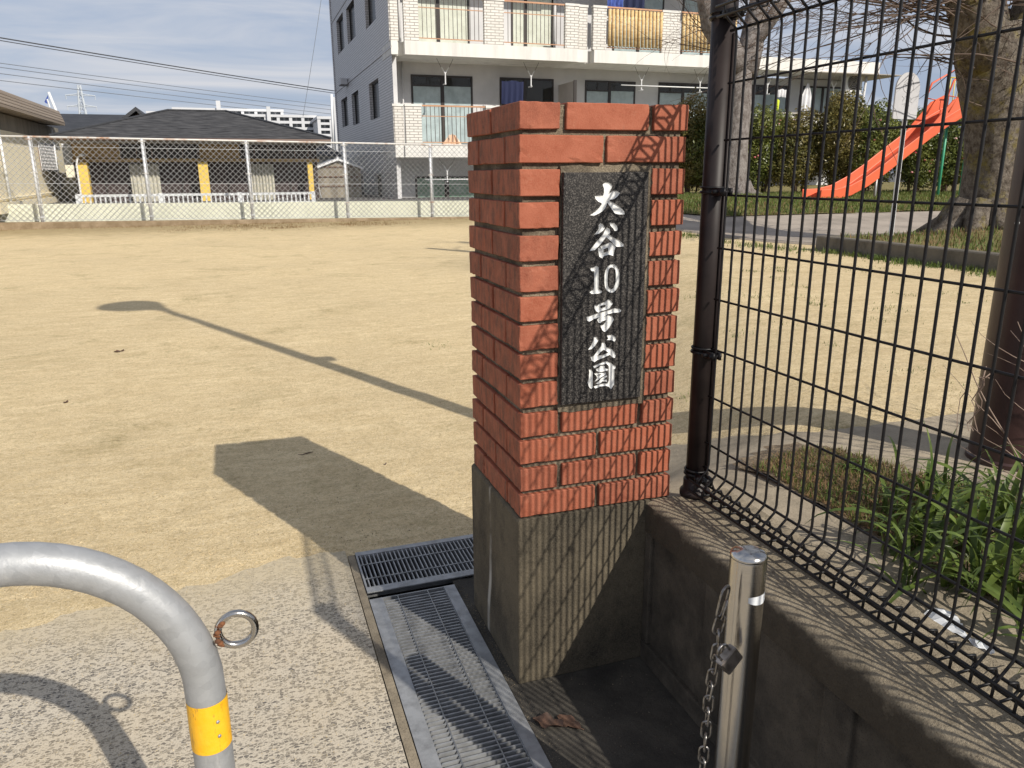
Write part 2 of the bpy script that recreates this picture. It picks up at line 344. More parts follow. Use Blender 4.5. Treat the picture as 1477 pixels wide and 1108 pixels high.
    t = NT('yellow_reflective_tape'); p = t.pos(); c = t.mix(t.ramp(t.noise(t.pos((45, 45, 7)), 1.6, 7, 0.8), 0.57, 0.62, 0, 0.85), (0.86, 0.45, 0.012), (0.34, 0.17, 0.03))
    c = t.mix(t.ramp(t.noise(p, 60, 4, 0.6), 0.4, 0.7, 0, 0.25), c, (0.95, 0.62, 0.08)); M['yellow'] = t.fin(c, 0.42, 0, t.bump(t.noise(p, 200, 2), 0.0004))
    M['rust'] = simple('rust', (0.19, 0.075, 0.03), (0.08, 0.035, 0.018), 60, 0.9, 0, 0.001, 200)
    M['dryleaf'] = simple('dry_leaf', (0.12, 0.065, 0.042), (0.06, 0.036, 0.026), 45, 0.75, 0, 0.001, 120)
    M['plastic'] = simple('torn_plastic', (0.72, 0.74, 0.76), (0.55, 0.57, 0.6), 20, 0.3)
    def leafmat(name, a, b, tr=0.25, rough=0.45, sc=3.0):
        t = NT(name); oi = t.n.new('ShaderNodeObjectInfo'); p = t.pos()
        c = t.mix(t.ramp(t.noise(p, sc, 4, 0.6), 0.35, 0.65), a, b); c2 = t.mix(t.ramp(t.noise(p, 22, 2, 0.5), 0.45, 0.7, 0, 0.6), c, tuple(min(1, x * 1.7) for x in b))
        t.fin(c2, rough, 0, None, 0.4)
        tl = t.n.new('ShaderNodeBsdfTranslucent'); t.l.new(c2, tl.inputs[0]); mx = t.n.new('ShaderNodeMixShader'); mx.inputs[0].default_value = tr
        t.l.new(t.b.outputs[0], mx.inputs[1]); t.l.new(tl.outputs[0], mx.inputs[2]); t.l.new(mx.outputs[0], t.out.inputs[0]); return t.m
    M['strap'] = leafmat('strap_leaf', (0.050, 0.092, 0.018), (0.115, 0.155, 0.032), 0.28, 0.4, 14)
    M['grassblade'] = leafmat('grass_blade', (0.065, 0.115, 0.02), (0.14, 0.165, 0.04), 0.3, 0.6, 1.4)
    M['drygrass'] = leafmat('dry_grass_blade', (0.27, 0.17, 0.085), (0.15, 0.105, 0.05), 0.2, 0.8, 3)
    M['weed'] = leafmat('weed_leaf', (0.06, 0.115, 0.02), (0.12, 0.17, 0.035), 0.25, 0.5, 12)
    M['hedge'] = leafmat('camellia_leaf', (0.05, 0.075, 0.018), (0.17, 0.185, 0.045), 0.25, 0.32, 1.6)
    M['hedge2'] = leafmat('reddish_hedge_leaf', (0.07, 0.08, 0.02), (0.20, 0.16, 0.05), 0.25, 0.35, 1.3)
    M['flower'] = simple('pink_flower', (0.55, 0.05, 0.09), (0.75, 0.55, 0.5), 2, 0.6)
    M['soil'] = simple('bed_soil', (0.13, 0.095, 0.06), (0.22, 0.17, 0.11), 14, 0.95, 0, 0.02, 50)
    t = NT('lawn_soil'); p = t.pos(); c = t.mix(t.ramp(t.noise(p, 2.5, 6, 0.7), 0.35, 0.65), (0.17, 0.15, 0.06), (0.30, 0.24, 0.12)); c = t.mix(t.ramp(t.noise(p, 60, 4, 0.7), 0.4, 0.7, 0, 0.6), c, (0.085, 0.10, 0.03)); M['lawn'] = t.fin(c, 0.95, 0, t.bump(t.noise(p, 50, 4), 0.02), 0.1)
    # bark
    t = NT('zelkova_bark'); p = t.pos(); a = t.noise(t.pos((1, 1, 0.8)), 15, 8, 0.78); c = t.mix(t.ramp(a, 0.38, 0.62), (0.085, 0.065, 0.05), (0.30, 0.26, 0.215))
    li = t.noise(p, 3.2, 6, 0.72); c = t.mix(t.ramp(li, 0.52, 0.64, 0, 0.75), c, (0.30, 0.245, 0.06)); c = t.mix(t.ramp(t.noise(p, 26, 5, 0.7), 0.55, 0.68, 0, 0.8), c, (0.05, 0.038, 0.028))
    n = t.bump(a, 0.05); n = t.bump(t.noise(p, 30, 5, 0.7), 0.02, 1, n); M['bark'] = t.fin(c, 0.92, 0, n, 0.2)
    t = NT('grey_bark'); p = t.pos(); a = t.noise(t.pos((1, 1, 0.7)), 9, 8, 0.78); c = t.mix(t.ramp(a, 0.38, 0.62), (0.12, 0.10, 0.09), (0.30, 0.275, 0.26)); M['bark2'] = t.fin(c, 0.92, 0, t.bump(a, 0.05), 0.2)
    M['twig'] = simple('twig_bark', (0.085, 0.055, 0.04), (0.14, 0.10, 0.075), 6, 0.8)
    M['paletwig'] = simple('pale_shrub_twig', (0.30, 0.22, 0.17), (0.18, 0.12, 0.09), 20, 0.7)
    # buildings
    def tiles(name, tile, joint, darkening):
        t = NT(name); g = t.n.new('ShaderNodeNewGeometry'); s = t.n.new('ShaderNodeSeparateXYZ'); t.l.new(g.outputs['Position'], s.inputs[0])
        u = t.math('ADD', s.outputs[0], s.outputs[1]); cb = t.n.new('ShaderNodeCombineXYZ'); t.l.new(u, cb.inputs[0]); t.l.new(s.outputs[2], cb.inputs[1])
        b = t.n.new('ShaderNodeTexBrick'); t.l.new(cb.outputs[0], b.inputs['Vector']); b.inputs['Scale'].default_value = 1.0
        b.inputs['Brick Width'].default_value = 0.30; b.inputs['Row Height'].default_value = 0.092; b.inputs['Mortar Size'].default_value = 0.013; b.inputs['Mortar Smooth'].default_value = 0.2
        b.inputs['Color1'].default_value = c4(tile); b.inputs['Color2'].default_value = c4(tuple(x * 0.9 for x in tile)); b.inputs['Mortar'].default_value = c4(joint)
        c = t.mix(t.ramp(t.noise(t.pos((1, 1, 0.3)), 1.2, 6, 0.6), 0.45, 0.75, 0, 0.5), b.outputs[0], darkening)  # dirt blotches mixed over the tiles
        return t.fin(c, 0.45, 0, t.bump(b.outputs[1], 0.01, -1.0), 0.4)
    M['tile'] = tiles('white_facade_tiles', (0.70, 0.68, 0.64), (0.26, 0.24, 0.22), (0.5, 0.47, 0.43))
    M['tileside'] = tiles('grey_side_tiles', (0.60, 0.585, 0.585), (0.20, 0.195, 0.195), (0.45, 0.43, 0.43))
    t = NT('painted_slab'); p = t.pos(); c = t.mix(t.ramp(t.noise(t.pos((2.4, 2.4, 0.25)), 1.3, 6, 0.65), 0.45, 0.72, 0, 0.55), (0.70, 0.69, 0.66), (0.44, 0.43, 0.415)); M['slab'] = t.fin(c, 0.8, 0, t.bump(t.noise(p, 20, 4), 0.004), 0.2)
    M['render'] = simple('white_render', (0.60, 0.60, 0.61), (0.50, 0.505, 0.52), 0.8, 0.85, 0, 0.004, 20)
    M['soffit'] = simple('grey_soffit', (0.42, 0.39, 0.36), (0.32, 0.30, 0.28), 0.6, 0.9)
    M['frame'] = simple('dark_window_frame', (0.025, 0.02, 0.018), None, rough=0.4)
    M['bronze'] = simple('bronze_window_bar', (0.13, 0.075, 0.05), None, rough=0.4)
    M['copperrail'] = simple('faded_copper_rail', (0.50, 0.27, 0.15), (0.38, 0.2, 0.11), 3, 0.5)
    M['darkrail'] = simple('dark_balcony_bar', (0.06, 0.045, 0.04), None, rough=0.5)
    M['curtain'] = simple('pale_curtain', (0.82, 0.79, 0.70), (0.70, 0.67, 0.58), 3, 0.9)
    M['bluecurtain'] = simple('blue_grey_curtain', (0.55, 0.61, 0.63), (0.42, 0.47, 0.49), 3, 0.9)
    M['greencurtain'] = simple('green_patterned_curtain', (0.38, 0.50, 0.42), (0.20, 0.34, 0.24), 2.5, 0.9)
    M['room'] = simple('dark_room', (0.03, 0.028, 0.027), None, rough=0.9)
    t = NT('window_glass'); t.n.remove(t.b); tr = t.n.new('ShaderNodeBsdfTransparent'); tr.inputs[0].default_value = (0.93, 0.95, 0.95, 1); gl = t.n.new('ShaderNodeBsdfGlossy'); gl.inputs['Roughness'].default_value = 0.03
    fr = t.n.new('ShaderNodeFresnel'); fr.inputs[0].default_value = 1.45; mx = t.n.new('ShaderNodeMixShader'); gg = t.n.new('ShaderNodeNewGeometry'); t.l.new(t.math('MULTIPLY', fr.outputs[0], t.math('SUBTRACT', 1.0, gg.outputs['Backfacing'])), mx.inputs[0]); t.l.new(tr.outputs[0], mx.inputs[1]); t.l.new(gl.outputs[0], mx.inputs[2]); t.l.new(mx.outputs[0], t.out.inputs[0]); M['glass'] = t.m
    M['darkglass'] = simple('dark_window_glass', (0.012, 0.013, 0.015), None, rough=0.25, spec=0.15)
    M['bamboo'] = simple('bamboo_screen', (0.56, 0.37, 0.16), (0.72, 0.56, 0.30), 5, 0.7, 0, 0.01, 8, (1, 1, 3))
    t = NT('asphalt_shingles'); g = t.n.new('ShaderNodeNewGeometry'); s = t.n.new('ShaderNodeSeparateXYZ'); t.l.new(g.outputs['Position'], s.inputs[0])
    cb = t.n.new('ShaderNodeCombineXYZ'); t.l.new(t.math('MULTIPLY', t.math('ADD', s.outputs[0], s.outputs[1]), 2.2), cb.inputs[0]); t.l.new(t.math('MULTIPLY', s.outputs[2], 22.0), cb.inputs[1])
    a = t.noise(cb.outputs[0], 1.0, 4, 0.6); c = t.mix(t.ramp(a, 0.35, 0.65), (0.028, 0.029, 0.033), (0.085, 0.085, 0.09)); M['shingle'] = t.fin(c, 0.85, 0, t.bump(a, 0.02), 0.3)
    M['blackroof'] = simple('dark_roof_tiles', (0.028, 0.03, 0.035), (0.045, 0.047, 0.053), 2, 0.6, 0, 0.02, 6, (1, 1, 5))
    M['fascia'] = simple('brown_metal_fascia', (0.33, 0.27, 0.21), (0.25, 0.20, 0.155), 1.5, 0.6, 0, 0.01, 3, (0.1, 0.1, 9))
    t = NT('beige_render'); c = t.mix(t.ramp(t.noise(t.pos((3, 3, 0.4)), 1.2, 6, 0.65), 0.42, 0.7, 0, 0.6), (0.88, 0.80, 0.60), (0.70, 0.63, 0.48)); M['beige'] = t.fin(c, 0.9, 0, None, 0.2)
    M['greywall'] = simple('stained_wall_and_eave_shade', (0.30, 0.27, 0.215), (0.19, 0.17, 0.14), 1.4, 0.9, 0, 0, 8, (3, 3, 0.4))  # grey house walls, and the eave shade painted on the beige building
    M['ochre'] = simple('ochre_wall_panel', (0.42, 0.29, 0.13), (0.33, 0.22, 0.10), 2, 0.8)
    M['yellowcol'] = simple('yellow_column', (0.80, 0.55, 0.11), (0.70, 0.48, 0.10), 2, 0.7)
    M['shutter'] = simple('dark_purple_brown_shutter', (0.055, 0.037, 0.038), (0.04, 0.028, 0.028), 2, 0.6)
    M['schoolcurtain'] = simple('cream_curtain', (0.52, 0.50, 0.42), (0.38, 0.37, 0.31), 2, 0.9)
    M['whitefence'] = simple('white_railing', (0.72, 0.74, 0.76), None, rough=0.5)
    t = NT('pale_green_wall'); c = t.mix(t.ramp(t.noise(t.pos((1, 1, 0.6)), 1.6, 6, 0.65), 0.4, 0.7), (0.74, 0.75, 0.62), (0.64, 0.65, 0.53)); c = t.mix(t.ramp(t.noise(t.pos((4, 4, 0.5)), 2.0, 6, 0.65), 0.60, 0.75, 0, 0.4), c, (0.20, 0.21, 0.15)); M['greenwall'] = t.fin(c, 0.9, 0, None, 0.2)
    t = NT('mossy_kerb'); c = t.mix(t.ramp(t.noise(t.pos(), 2.6, 6, 0.7), 0.38, 0.65), (0.20, 0.15, 0.095), (0.32, 0.25, 0.17)); M['mossykerb'] = t.fin(c, 0.95, 0, t.bump(t.noise(t.pos(), 30, 4), 0.01), 0.1)
    M['meshwire'] = simple('zinc_mesh_wire', (0.36, 0.37, 0.38), (0.28, 0.28, 0.28), 3, 0.6, 0.1)
    M['galvfence'] = simple('zinc_fence', (0.60, 0.62, 0.65), (0.50, 0.52, 0.55), 3, 0.5, 0.2)
    M['rustyrail'] = simple('rust_spotted_rail', (0.58, 0.57, 0.55), (0.36, 0.20, 0.12), 1.6, 0.6, 0.1, lo=0.48, hi=0.6)
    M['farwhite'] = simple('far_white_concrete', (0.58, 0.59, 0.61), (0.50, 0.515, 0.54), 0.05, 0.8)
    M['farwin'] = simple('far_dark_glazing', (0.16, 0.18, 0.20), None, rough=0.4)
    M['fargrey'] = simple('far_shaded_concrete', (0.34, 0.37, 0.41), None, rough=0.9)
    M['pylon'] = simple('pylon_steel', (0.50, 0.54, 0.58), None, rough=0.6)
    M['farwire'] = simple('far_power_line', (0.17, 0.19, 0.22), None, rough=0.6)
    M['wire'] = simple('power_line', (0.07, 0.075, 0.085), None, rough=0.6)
    M['orange'] = simple('orange_slide_plastic', (0.74, 0.135, 0.055), (0.60, 0.11, 0.05), 1.5, 0.5)
    M['ylwpaint'] = simple('yellow_rail_paint', (0.72, 0.62, 0.12), None, rough=0.5)
    M['greenpaint'] = simple('green_play_paint', (0.05, 0.33, 0.19), None, rough=0.45)
    M['signwhite'] = simple('sign_panel', (0.50, 0.50, 0.52), (0.42, 0.42, 0.44), 4, 0.5)
    M['ink'] = simple('faded_ink', (0.12, 0.12, 0.12), None, rough=0.8)
    M['whiteplastic'] = simple('white_plastic', (0.72, 0.73, 0.74), None, rough=0.5)
    M['blue'] = simple('blue_cloth', (0.07, 0.12, 0.40), (0.03, 0.05, 0.2), 6, 0.9)
    M['navy'] = simple('navy_cloth', (0.012, 0.018, 0.06), None, rough=0.9)
    M['whitecloth'] = simple('white_cloth', (0.72, 0.72, 0.74), (0.6, 0.6, 0.63), 5, 0.9)
    M['greycloth'] = simple('grey_cloth', (0.30, 0.31, 0.33), None, rough=0.9)
    M['lime'] = simple('lime_cloth', (0.62, 0.72, 0.05), None, rough=0.9)
    M['peach'] = simple('peach_cloth', (0.72, 0.48, 0.33), (0.7, 0.6, 0.5), 4, 0.9)
    M['darkpit'] = simple('drain_channel_concrete', (0.05, 0.048, 0.044), (0.03, 0.028, 0.026), 12, 0.95)
    M['asphalt'] = simple('yard_asphalt', (0.09, 0.088, 0.085), (0.06, 0.058, 0.056), 3, 0.95)
build_materials()

# ------------------------------------------------------------------ the setting: ground
mb = MB(); mb.add([(-3000, -3000, -0.4), (3000, -3000, -0.4), (3000, 3000, -0.4), (-3000, 3000, -0.4)], [(0, 1, 2, 3)])
struct('ground', mb, M['asphalt'])
def frange(a, b, s):
    o = []; x = a
    while x < b - 1e-6: o.append(x); x += s
    return o
def grid(xs, ys, zf, keep=None):
    mb = MB(); nx = len(xs); vs = [(x, y, zf(x, y)) for y in ys for x in xs]; fs = []
    for j in range(len(ys) - 1):
        for i in range(nx - 1):
            cxx = (xs[i] + xs[i + 1]) / 2; cyy = (ys[j] + ys[j + 1]) / 2
            if keep is None or keep(cxx, cyy): fs.append((j * nx + i, j * nx + i + 1, (j + 1) * nx + i + 1, (j + 1) * nx + i))
    mb.v = vs; mb.f = fs; return mb
def sand_edge(X):
    pts = [(-9, 0.60), (-1.385, 0.737), (-1.113, 0.78), (-0.81, 0.81), (-0.533, 0.93), (-0.375, 0.90), (0.93, 0.90), (0.974, 0.87), (1.05, 0.73), (1.11, 0.51), (1.22, 0.375), (1.37, 0.335), (2.16, 0.34), (9, 0.34)]
    for (a, b), (c, d) in zip(pts, pts[1:]):
        if a <= X <= c: return b + (d - b) * (X - a) / (c - a)
    return 0.9
def sand_z(X, Y):
    n = noise.noise(Vector((X * 2.1, Y * 2.1, 0))) * 0.005 + noise.noise(Vector((X * 9, Y * 9, 3))) * 0.0035
    z = terr(X, Y) + 0.006 + n * ss((Y - 0.9) / 0.6 + 0.25)
    if Y < 2.2:
        e = (Y - sand_edge(X)) / 0.16
        z = terr(X, Y) - 0.010 + (0.017 if X < .4 else 0.022) * ss(e * 0.5 + 0.5) + noise.noise(Vector((X * 11, Y * 11, 0))) * 0.0045 + n * ss(e - 0.6)
    return z
xs = [-16, -12, -9, -7] + frange(-5.5, -2, 0.25) + frange(-2, -0.335, 0.045) + [-0.335] + frange(-0.29, 0.45, 0.05) + frange(0.45, 3, 0.1) + frange(3, 9, 0.25) + [9, 10, 12, 14, 16]
ys = frange(0.20, 0.885, 0.0435) + [0.885] + frange(0.93, 2.6, 0.045) + frange(2.6, 6, 0.12) + frange(6, 22.0, 0.4) + [22.05]
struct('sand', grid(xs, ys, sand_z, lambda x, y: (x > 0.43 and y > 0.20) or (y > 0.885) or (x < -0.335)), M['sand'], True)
# paving in front of the gate
struct('pavement', grid(frange(-7, -0.345, 0.4) + [-0.345], [-7, -4, -2, 0, 1.4], lambda x, y: 0.0), M['paver'])
mb = MB(); mb.box(-0.342, -0.3185, -4.2, 0.875, -0.2, 0.0015); struct('concrete_strip', mb, M['cap_conc'])
mb = MB(); mb.box(-0.0335, 0.7, -4.2, 0.0, -0.2, 0.0); mb.box(-0.0335, 0.0, 0.0, 0.5865, -0.2, -0.001); mb.box(0.0, 0.43, 0.395, 0.5865, -0.2, -0.002)
struct('apron', mb, M['apron'])
# the drain channel below the gratings
mb = MB(); mb.box(-0.3185, -0.0335, -4.2, 0.56, -0.26, -0.2); mb.box(-0.3185, 0.43, 0.5865, 0.884, -0.26, -0.2)
mb.box(-0.3185, -0.306, -4.2, 0.56, -0.2, -0.031); mb.box(-0.046, -0.0335, -4.2, 0.56, -0.2, -0.031)
mb.box(-0.3185, 0.43, 0.8725, 0.884, -0.2, -0.031); mb.box(-0.030, 0.43, 0.5865, 0.598, -0.2, -0.031); mb.box(-0.3185, -0.306, 0.5865, 0.8725, -0.2, -0.031)
struct('drain_channel', mb, M['darkpit'])
# terrace on the right: concrete path strip and the planted bed
struct('path', grid(frange(0.4285, 3, 0.08) + [3, 5, 7.5], frange(-0.42, 0.06, 0.08) + frange(0.06, 1.2, 0.06), lambda x, y: terr(x, y) + 0.0045, lambda x, y: y > 0.0 or x > 0.795), M['path_conc'], True)
mb = MB(); mb.box(0.60, 0.79, -4.2, -0.002, 0.0, 0.4565); mb.box(0.4285, 0.60, 0.001, 0.045, 0.0, 0.446)
struct('path', mb, M['path_conc'])
def bed_far(X):
    pts = [(0.78, 0.135), (0.86, 0.18), (0.97, 0.225), (1.10, 0.235), (1.16, 0.19), (1.20, 0.08), (1.21, -0.03), (1.26, -0.165), (1.40, -0.27), (6, -0.28)]
    for (a, b), (c, d) in zip(pts, pts[1:]):
        if a <= X <= c: return b + (d - b) * (X - a) / (c - a)
    return 0.13
def bed_z(x, y):
    e = (bed_far(x) - y) / 0.09
    return 0.436 + 0.022 * ss(e * 0.5 + 0.5) + 0.012 * noise.noise(Vector((x * 7, y * 7, 0))) * ss(e) + 0.004 * noise.noise(Vector((x * 22, y * 22, 0)))
struct('planting_bed', grid([0.7905] + frange(0.83, 2.2, 0.035) + [2.3, 3, 4, 5.2], [-4.2, -3, -2, -1.5] + frange(-1.2, 0.34, 0.03), bed_z, lambda x, y: y < bed_far(x) + 0.09), M['soil'], True)
# path beyond the sand on the right, and the lawn
def lawn_edge(X): return 9.05 + max(0.0, 6.6 - X) * 0.9
px_ = frange(4.9, 8, 0.2) + frange(8, 26, 1.0); 
def path_near(X): return 5.66 if X > 6.15 else 5.9 + (6.15 - X) * 2.55
mb = MB(); n0 = len(px_); rows = 9
vs = []
for x in px_:
    for k in range(rows):
        y = path_near(x) + (lawn_edge(x) + 0.1 - path_near(x)) * k / (rows - 1); vs.append((x, y, terr(x, y) + 0.035))
    vs.append((x, path_near(x) - 0.001, terr(x, path_near(x)) - 0.05))
fs = []
for i in range(n0 - 1):
    a = i * (rows + 1); b = a + rows + 1
    for k in range(rows - 1): fs.append((a + k, b + k, b + k + 1, a + k + 1))
    fs.append((a + rows, b + rows, b, a))
mb.add(vs, fs); struct('path', mb, simple('asphalt_path', (0.36, 0.31, 0.26), (0.25, 0.215, 0.18), 1.6, 0.95, 0, 0.006, 60), True)
lx = frange(4.2, 16, 0.3) + frange(16, 44, 2.0); ly_n = 40
vs = []; fs = []
for x in lx:
    for k in range(ly_n):
        t_ = k / (ly_n - 1); y = lawn_edge(x) + (34 - lawn_edge(x)) * t_ * t_
        vs.append((x, y, terr(x, y) + 0.05 + 0.03 * noise.noise(Vector((x, y, 0))) ))
for i in range(len(lx) - 1):
    for k in range(ly_n - 1):
        a = i * ly_n + k
        if vs[a][0] > 0.38 * vs[a][1] + 0.9: fs.append((a, a + ly_n, a + ly_n + 1, a + 1))
mb = MB(); mb.add(vs, fs); struct('lawn', mb, M['lawn'], True)
# raised bed with its kerb wall
mb = MB()
mb.add([(5.80, -4, 0.60), (13, -4, 0.60), (13, 5.5, 0.66), (5.80, 5.5, 0.645)], [(0, 1, 2, 3)])
vs = [(x, y, 0.60 + 0.012 * (y + 4) / 2 + 0.05 * ss((x - 5.8) / 2.0) + 0.02 * noise.noise(Vector((x * 1.5, y * 1.5, 0)))) for y in frange(-4, 5.6, 0.3) for x in frange(5.78, 14, 0.3)]
struct('planting_bed', grid(frange(5.78, 14, 0.3), frange(-4, 5.4, 0.3) + [5.56], lambda x, y: 0.600 + 0.09 * ss((x - 5.8) / 1.5) * ss((5.5 - y) / 0.8) + 0.02 * noise.noise(Vector((x * 1.5, y * 1.5, 0)))), M['lawn'], True)
mb = MB(); mb.prism([(5.65, 0.3), (5.80, 0.3), (5.80, 0.60), (5.79, 0.612), (5.66, 0.612), (5.65, 0.60)], 'y', -4.5, 5.66)
mb.prism([(5.5, 0.3), (5.66, 0.3), (5.66, 0.602), (5.65, 0.612), (5.51, 0.612), (5.5, 0.602)], 'x', 5.801, 20)
solo('kerb_wall', mb, M['kerb_conc'], (5.7, 2.0, 0.44), 'low grey concrete kerb wall holding the raised grassy bed under the big tree', 'kerb wall', bevel=0)

# ------------------------------------------------------------------ brick gate pillar
W_, D_ = 0.4226, 0.4102; ROWZ = [z + 1.3123 for z in (0.1545, 0.0840, 0.0112, -0.0615, -0.1350, -0.2066, -0.2790, -0.3440, -0.4155, -0.4862, -0.5608, -0.6322, -0.7018, -0.7740)]
ZB = 0.478; BH = 0.0590
pil = thing('gate_pillar', (0.21, 0.2, 0), 'red brick gate pillar on a dark concrete base with a black name plaque', 'gate pillar')
_bm = {}
def brick_mesh(sx_, sy_, sz_, k):
    key = (round(sx_, 3), round(sy_, 3), k)
    if key in _bm: return _bm[key]
    bm = bmesh.new(); bmesh.ops.create_cube(bm, size=1.0)
    for v in bm.verts:
        v.co = Vector((v.co.x * sx_, v.co.y * sy_, v.co.z * sz_)) + Vector([rnd.uniform(-0.0009, 0.0009) for _ in range(3)])
    bmesh.ops.subdivide_edges(bm, edges=[e for e in bm.edges if e.calc_length() > 0.07], cuts=8, use_grid_fill=True)
    bmesh.ops.subdivide_edges(bm, edges=[e for e in bm.edges if e.calc_length() > 0.04], cuts=4, use_grid_fill=True)
    bmesh.ops.bevel(bm, geom=[e for e in bm.edges if len(e.link_faces) == 2 and e.calc_face_angle() > 0.8], offset=0.0017, segments=1, affect='EDGES')
    sd_ = rnd.random() * 50
    for v in bm.verts:
        q_ = v.co; ed = sum(1 for a_, h_ in ((abs(q_.x), sx_ / 2), (abs(q_.y), sy_ / 2), (abs(q_.z), sz_ / 2)) if a_ > h_ - 0.004)
        n_ = noise.noise(q_ * 55 + Vector((sd_, 0, 0))); c_0 = max(0.0, noise.noise(q_ * 90 + Vector((0, sd_, 0))) - 0.18)
        v.co = q_ * 1.0 + q_.normalized() * 0 + Vector((q_.x / sx_, q_.y / sy_, q_.z / sz_)) * (0.0011 * n_ - (0.0075 * c_0 if ed >= 2 else 0.0))
    me = bpy.data.meshes.new('brick'); bm.to_mesh(me); bm.free(); me.materials.append(M['brick']); _bm[key] = me; return me
def brick(x0, x1, y0, y1, ztop, h=BH):
    me = brick_mesh(x1 - x0, y1 - y0, h, rnd.randrange(3))
    o = link('brick', me, pil, Vector(((x0 + x1) / 2 - 0.21 + rnd.uniform(-.0012, .0012), (y0 + y1) / 2 - 0.2 + rnd.uniform(-.0012, .0012), ztop - h / 2)))
    o.rotation_euler = (rnd.uniform(-.004, .004), rnd.uniform(-.004, .004), rnd.uniform(-.005, .005))
for i, zt in enumerate(ROWZ):
    A = (i % 2 == 0); h = BH if i < 13 else ZB_ if False else BH
    h = min(BH, (zt - ROWZ[i + 1] - 0.0125) if i < 13 else zt - ZB - 0.003)
    pl = 2 <= i <= 9
    if A:
        brick(0, .098, 0, .2, zt, h); brick(0, .098, .2075, D_, zt, h); brick(.3325, W_, 0, .2, zt, h); brick(.3325, W_, .2075, D_, zt, h)
        if not pl: brick(.112, .3205, 0, .098, zt, h)
        brick(.112, .3205, .312, D_, zt, h)
    else:
        if pl: brick(0, .100, 0, .098, zt, h); brick(.334, W_, 0, .098, zt, h)
        else: brick(0, .205, 0, .098, zt, h); brick(.2165, W_, 0, .098, zt, h)
        brick(0, .205, .312, D_, zt, h); brick(.2165, W_, .312, D_, zt, h)
        brick(0, .098, .106, .304, zt, h); brick(.3245, W_, .106, .304, zt, h)
mb = MB(); c_ = 0.0115
mb.box(c_, W_ - c_, 0.034, D_ - c_, ZB - 0.01, ROWZ[0] - 0.004)
mb.box(c_, .1035, c_ , 0.0345, ZB - 0.01, ROWZ[0] - 0.005); mb.box(.3285, W_ - c_, c_, 0.0345, ZB - 0.01, ROWZ[0] - 0.005)
mb.box(.1035, .3285, c_, 0.0345, ZB - 0.01, 0.757); mb.box(.1035, .3285, c_, 0.0345, 1.325, ROWZ[0] - 0.005)
part('mortar', mb, M['mortar'], pil)
# rough grout round the plaque
def ragged(x0, x1, z0, z1, seg=14, amp=0.0035):
    pts = []
    def run(a, b, n):
        for k in range(n):
            t_ = k / n; pts.append((a[0] + (b[0] - a[0]) * t_ + rnd.uniform(-amp, amp), a[1] + (b[1] - a[1]) * t_ + rnd.uniform(-amp, amp)))
    run((x0, z0), (x1, z0), seg); run((x1, z0), (x1, z1), seg * 3); run((x1, z1), (x0, z1), seg); run((x0, z1), (x0, z0), seg * 3)
    return pts
mb = MB(); mb.prism(ragged(.0985, .3325, .748, 1.331), 'y', -0.0012, 0.0340); part('grout', mb, M['mortar'], pil, label='sandy grout bed round the plaque')
# ---- plaque with its cut lettering
PLY = -0.0135
def tr(o, pts):
    out = []
    for (a, b) in pts:
        p = gy(o[0] + a / 18.4625, o[1] + b / 18.4625, PLY); out.append((p.x, p.z))
    return out
G = []   # (name, outer, holes)
G.append(('character', tr((840, 255), [(540,210),(575,165),(635,140),(720,160),(770,205),(790,260),(770,310),(735,380),(720,440),(775,400),(840,370),(930,380),(1000,430),(950,510),(880,570),(810,600),(730,615),(720,640),(790,680),(880,730),(980,790),(1060,860),(1110,920),(1125,1000),(980,1005),(870,980),(800,890),(735,790),(660,690),(640,770),(600,850),(540,915),(450,975),(330,1030),(190,1030),(270,980),(350,920),(450,820),(520,720),(500,690),(430,670),(350,590),(330,510),(440,500),(555,490),(575,420),(578,320),(560,260)]), []))
G.append(('character', tr((840, 315), [(480,125),(540,150),(600,260),(560,320),(440,410),(320,430),(400,330),(440,270),(430,180)]), []))
G.append(('character', tr((840, 315), [(725,110),(850,130),(920,200),(940,280),(920,335),(860,335),(820,270),(745,190)]), []))
G.append(('character', tr((840, 315), [(660,235),(720,280),(745,360),(715,420),(820,510),(980,580),(1100,690),(1095,750),(990,755),(900,760),(850,700),(740,590),(630,495),(540,620),(440,740),(340,840),(190,875),(230,810),(380,620),(500,490),(560,410),(610,300)]), []))
G.append(('character', tr((840, 315), [(415,800),(455,775),(500,800),(480,740),(560,710),(640,680),(740,635),(800,665),(885,760),(850,850),(825,1000),(720,970),(640,985),(560,1010),(535,1070),(450,1020),(430,900)]), [tr((840, 315), [(565,820),(680,775),(688,880),(565,905)])]))
G.append(('numeral', tr((840, 375), [(210,240),(240,205),(300,200),(380,150),(430,190),(432,450),(428,740),(445,790),(510,820),(515,865),(440,895),(350,905),(250,905),(195,865),(220,825),(300,795),(312,700),(314,500),(310,300),(240,300)]), []))
G.append(('numeral', tr((840, 375), [(590,400),(620,270),(680,170),(760,115),(840,110),(910,160),(960,250),(985,380),(980,560),(955,700),(890,810),(820,865),(740,870),(660,820),(605,730),(588,600)]), [tr((840, 375), [(680,350),(700,260),(740,205),(790,195),(840,220),(880,280),(892,380),(890,560),(865,660),(820,755),(765,785),(710,750),(675,680),(668,560)])]))
G.append(('character', tr((840, 430), [(320,210),(345,180),(400,205),(425,170),(510,130),(600,100),(690,35),(740,50),(810,150),(765,200),(735,260),(680,300),(560,330),(470,360),(430,390),(370,350),(320,270)]), [tr((840, 430), [(470,215),(600,172),(625,185),(615,230),(485,275)])]))
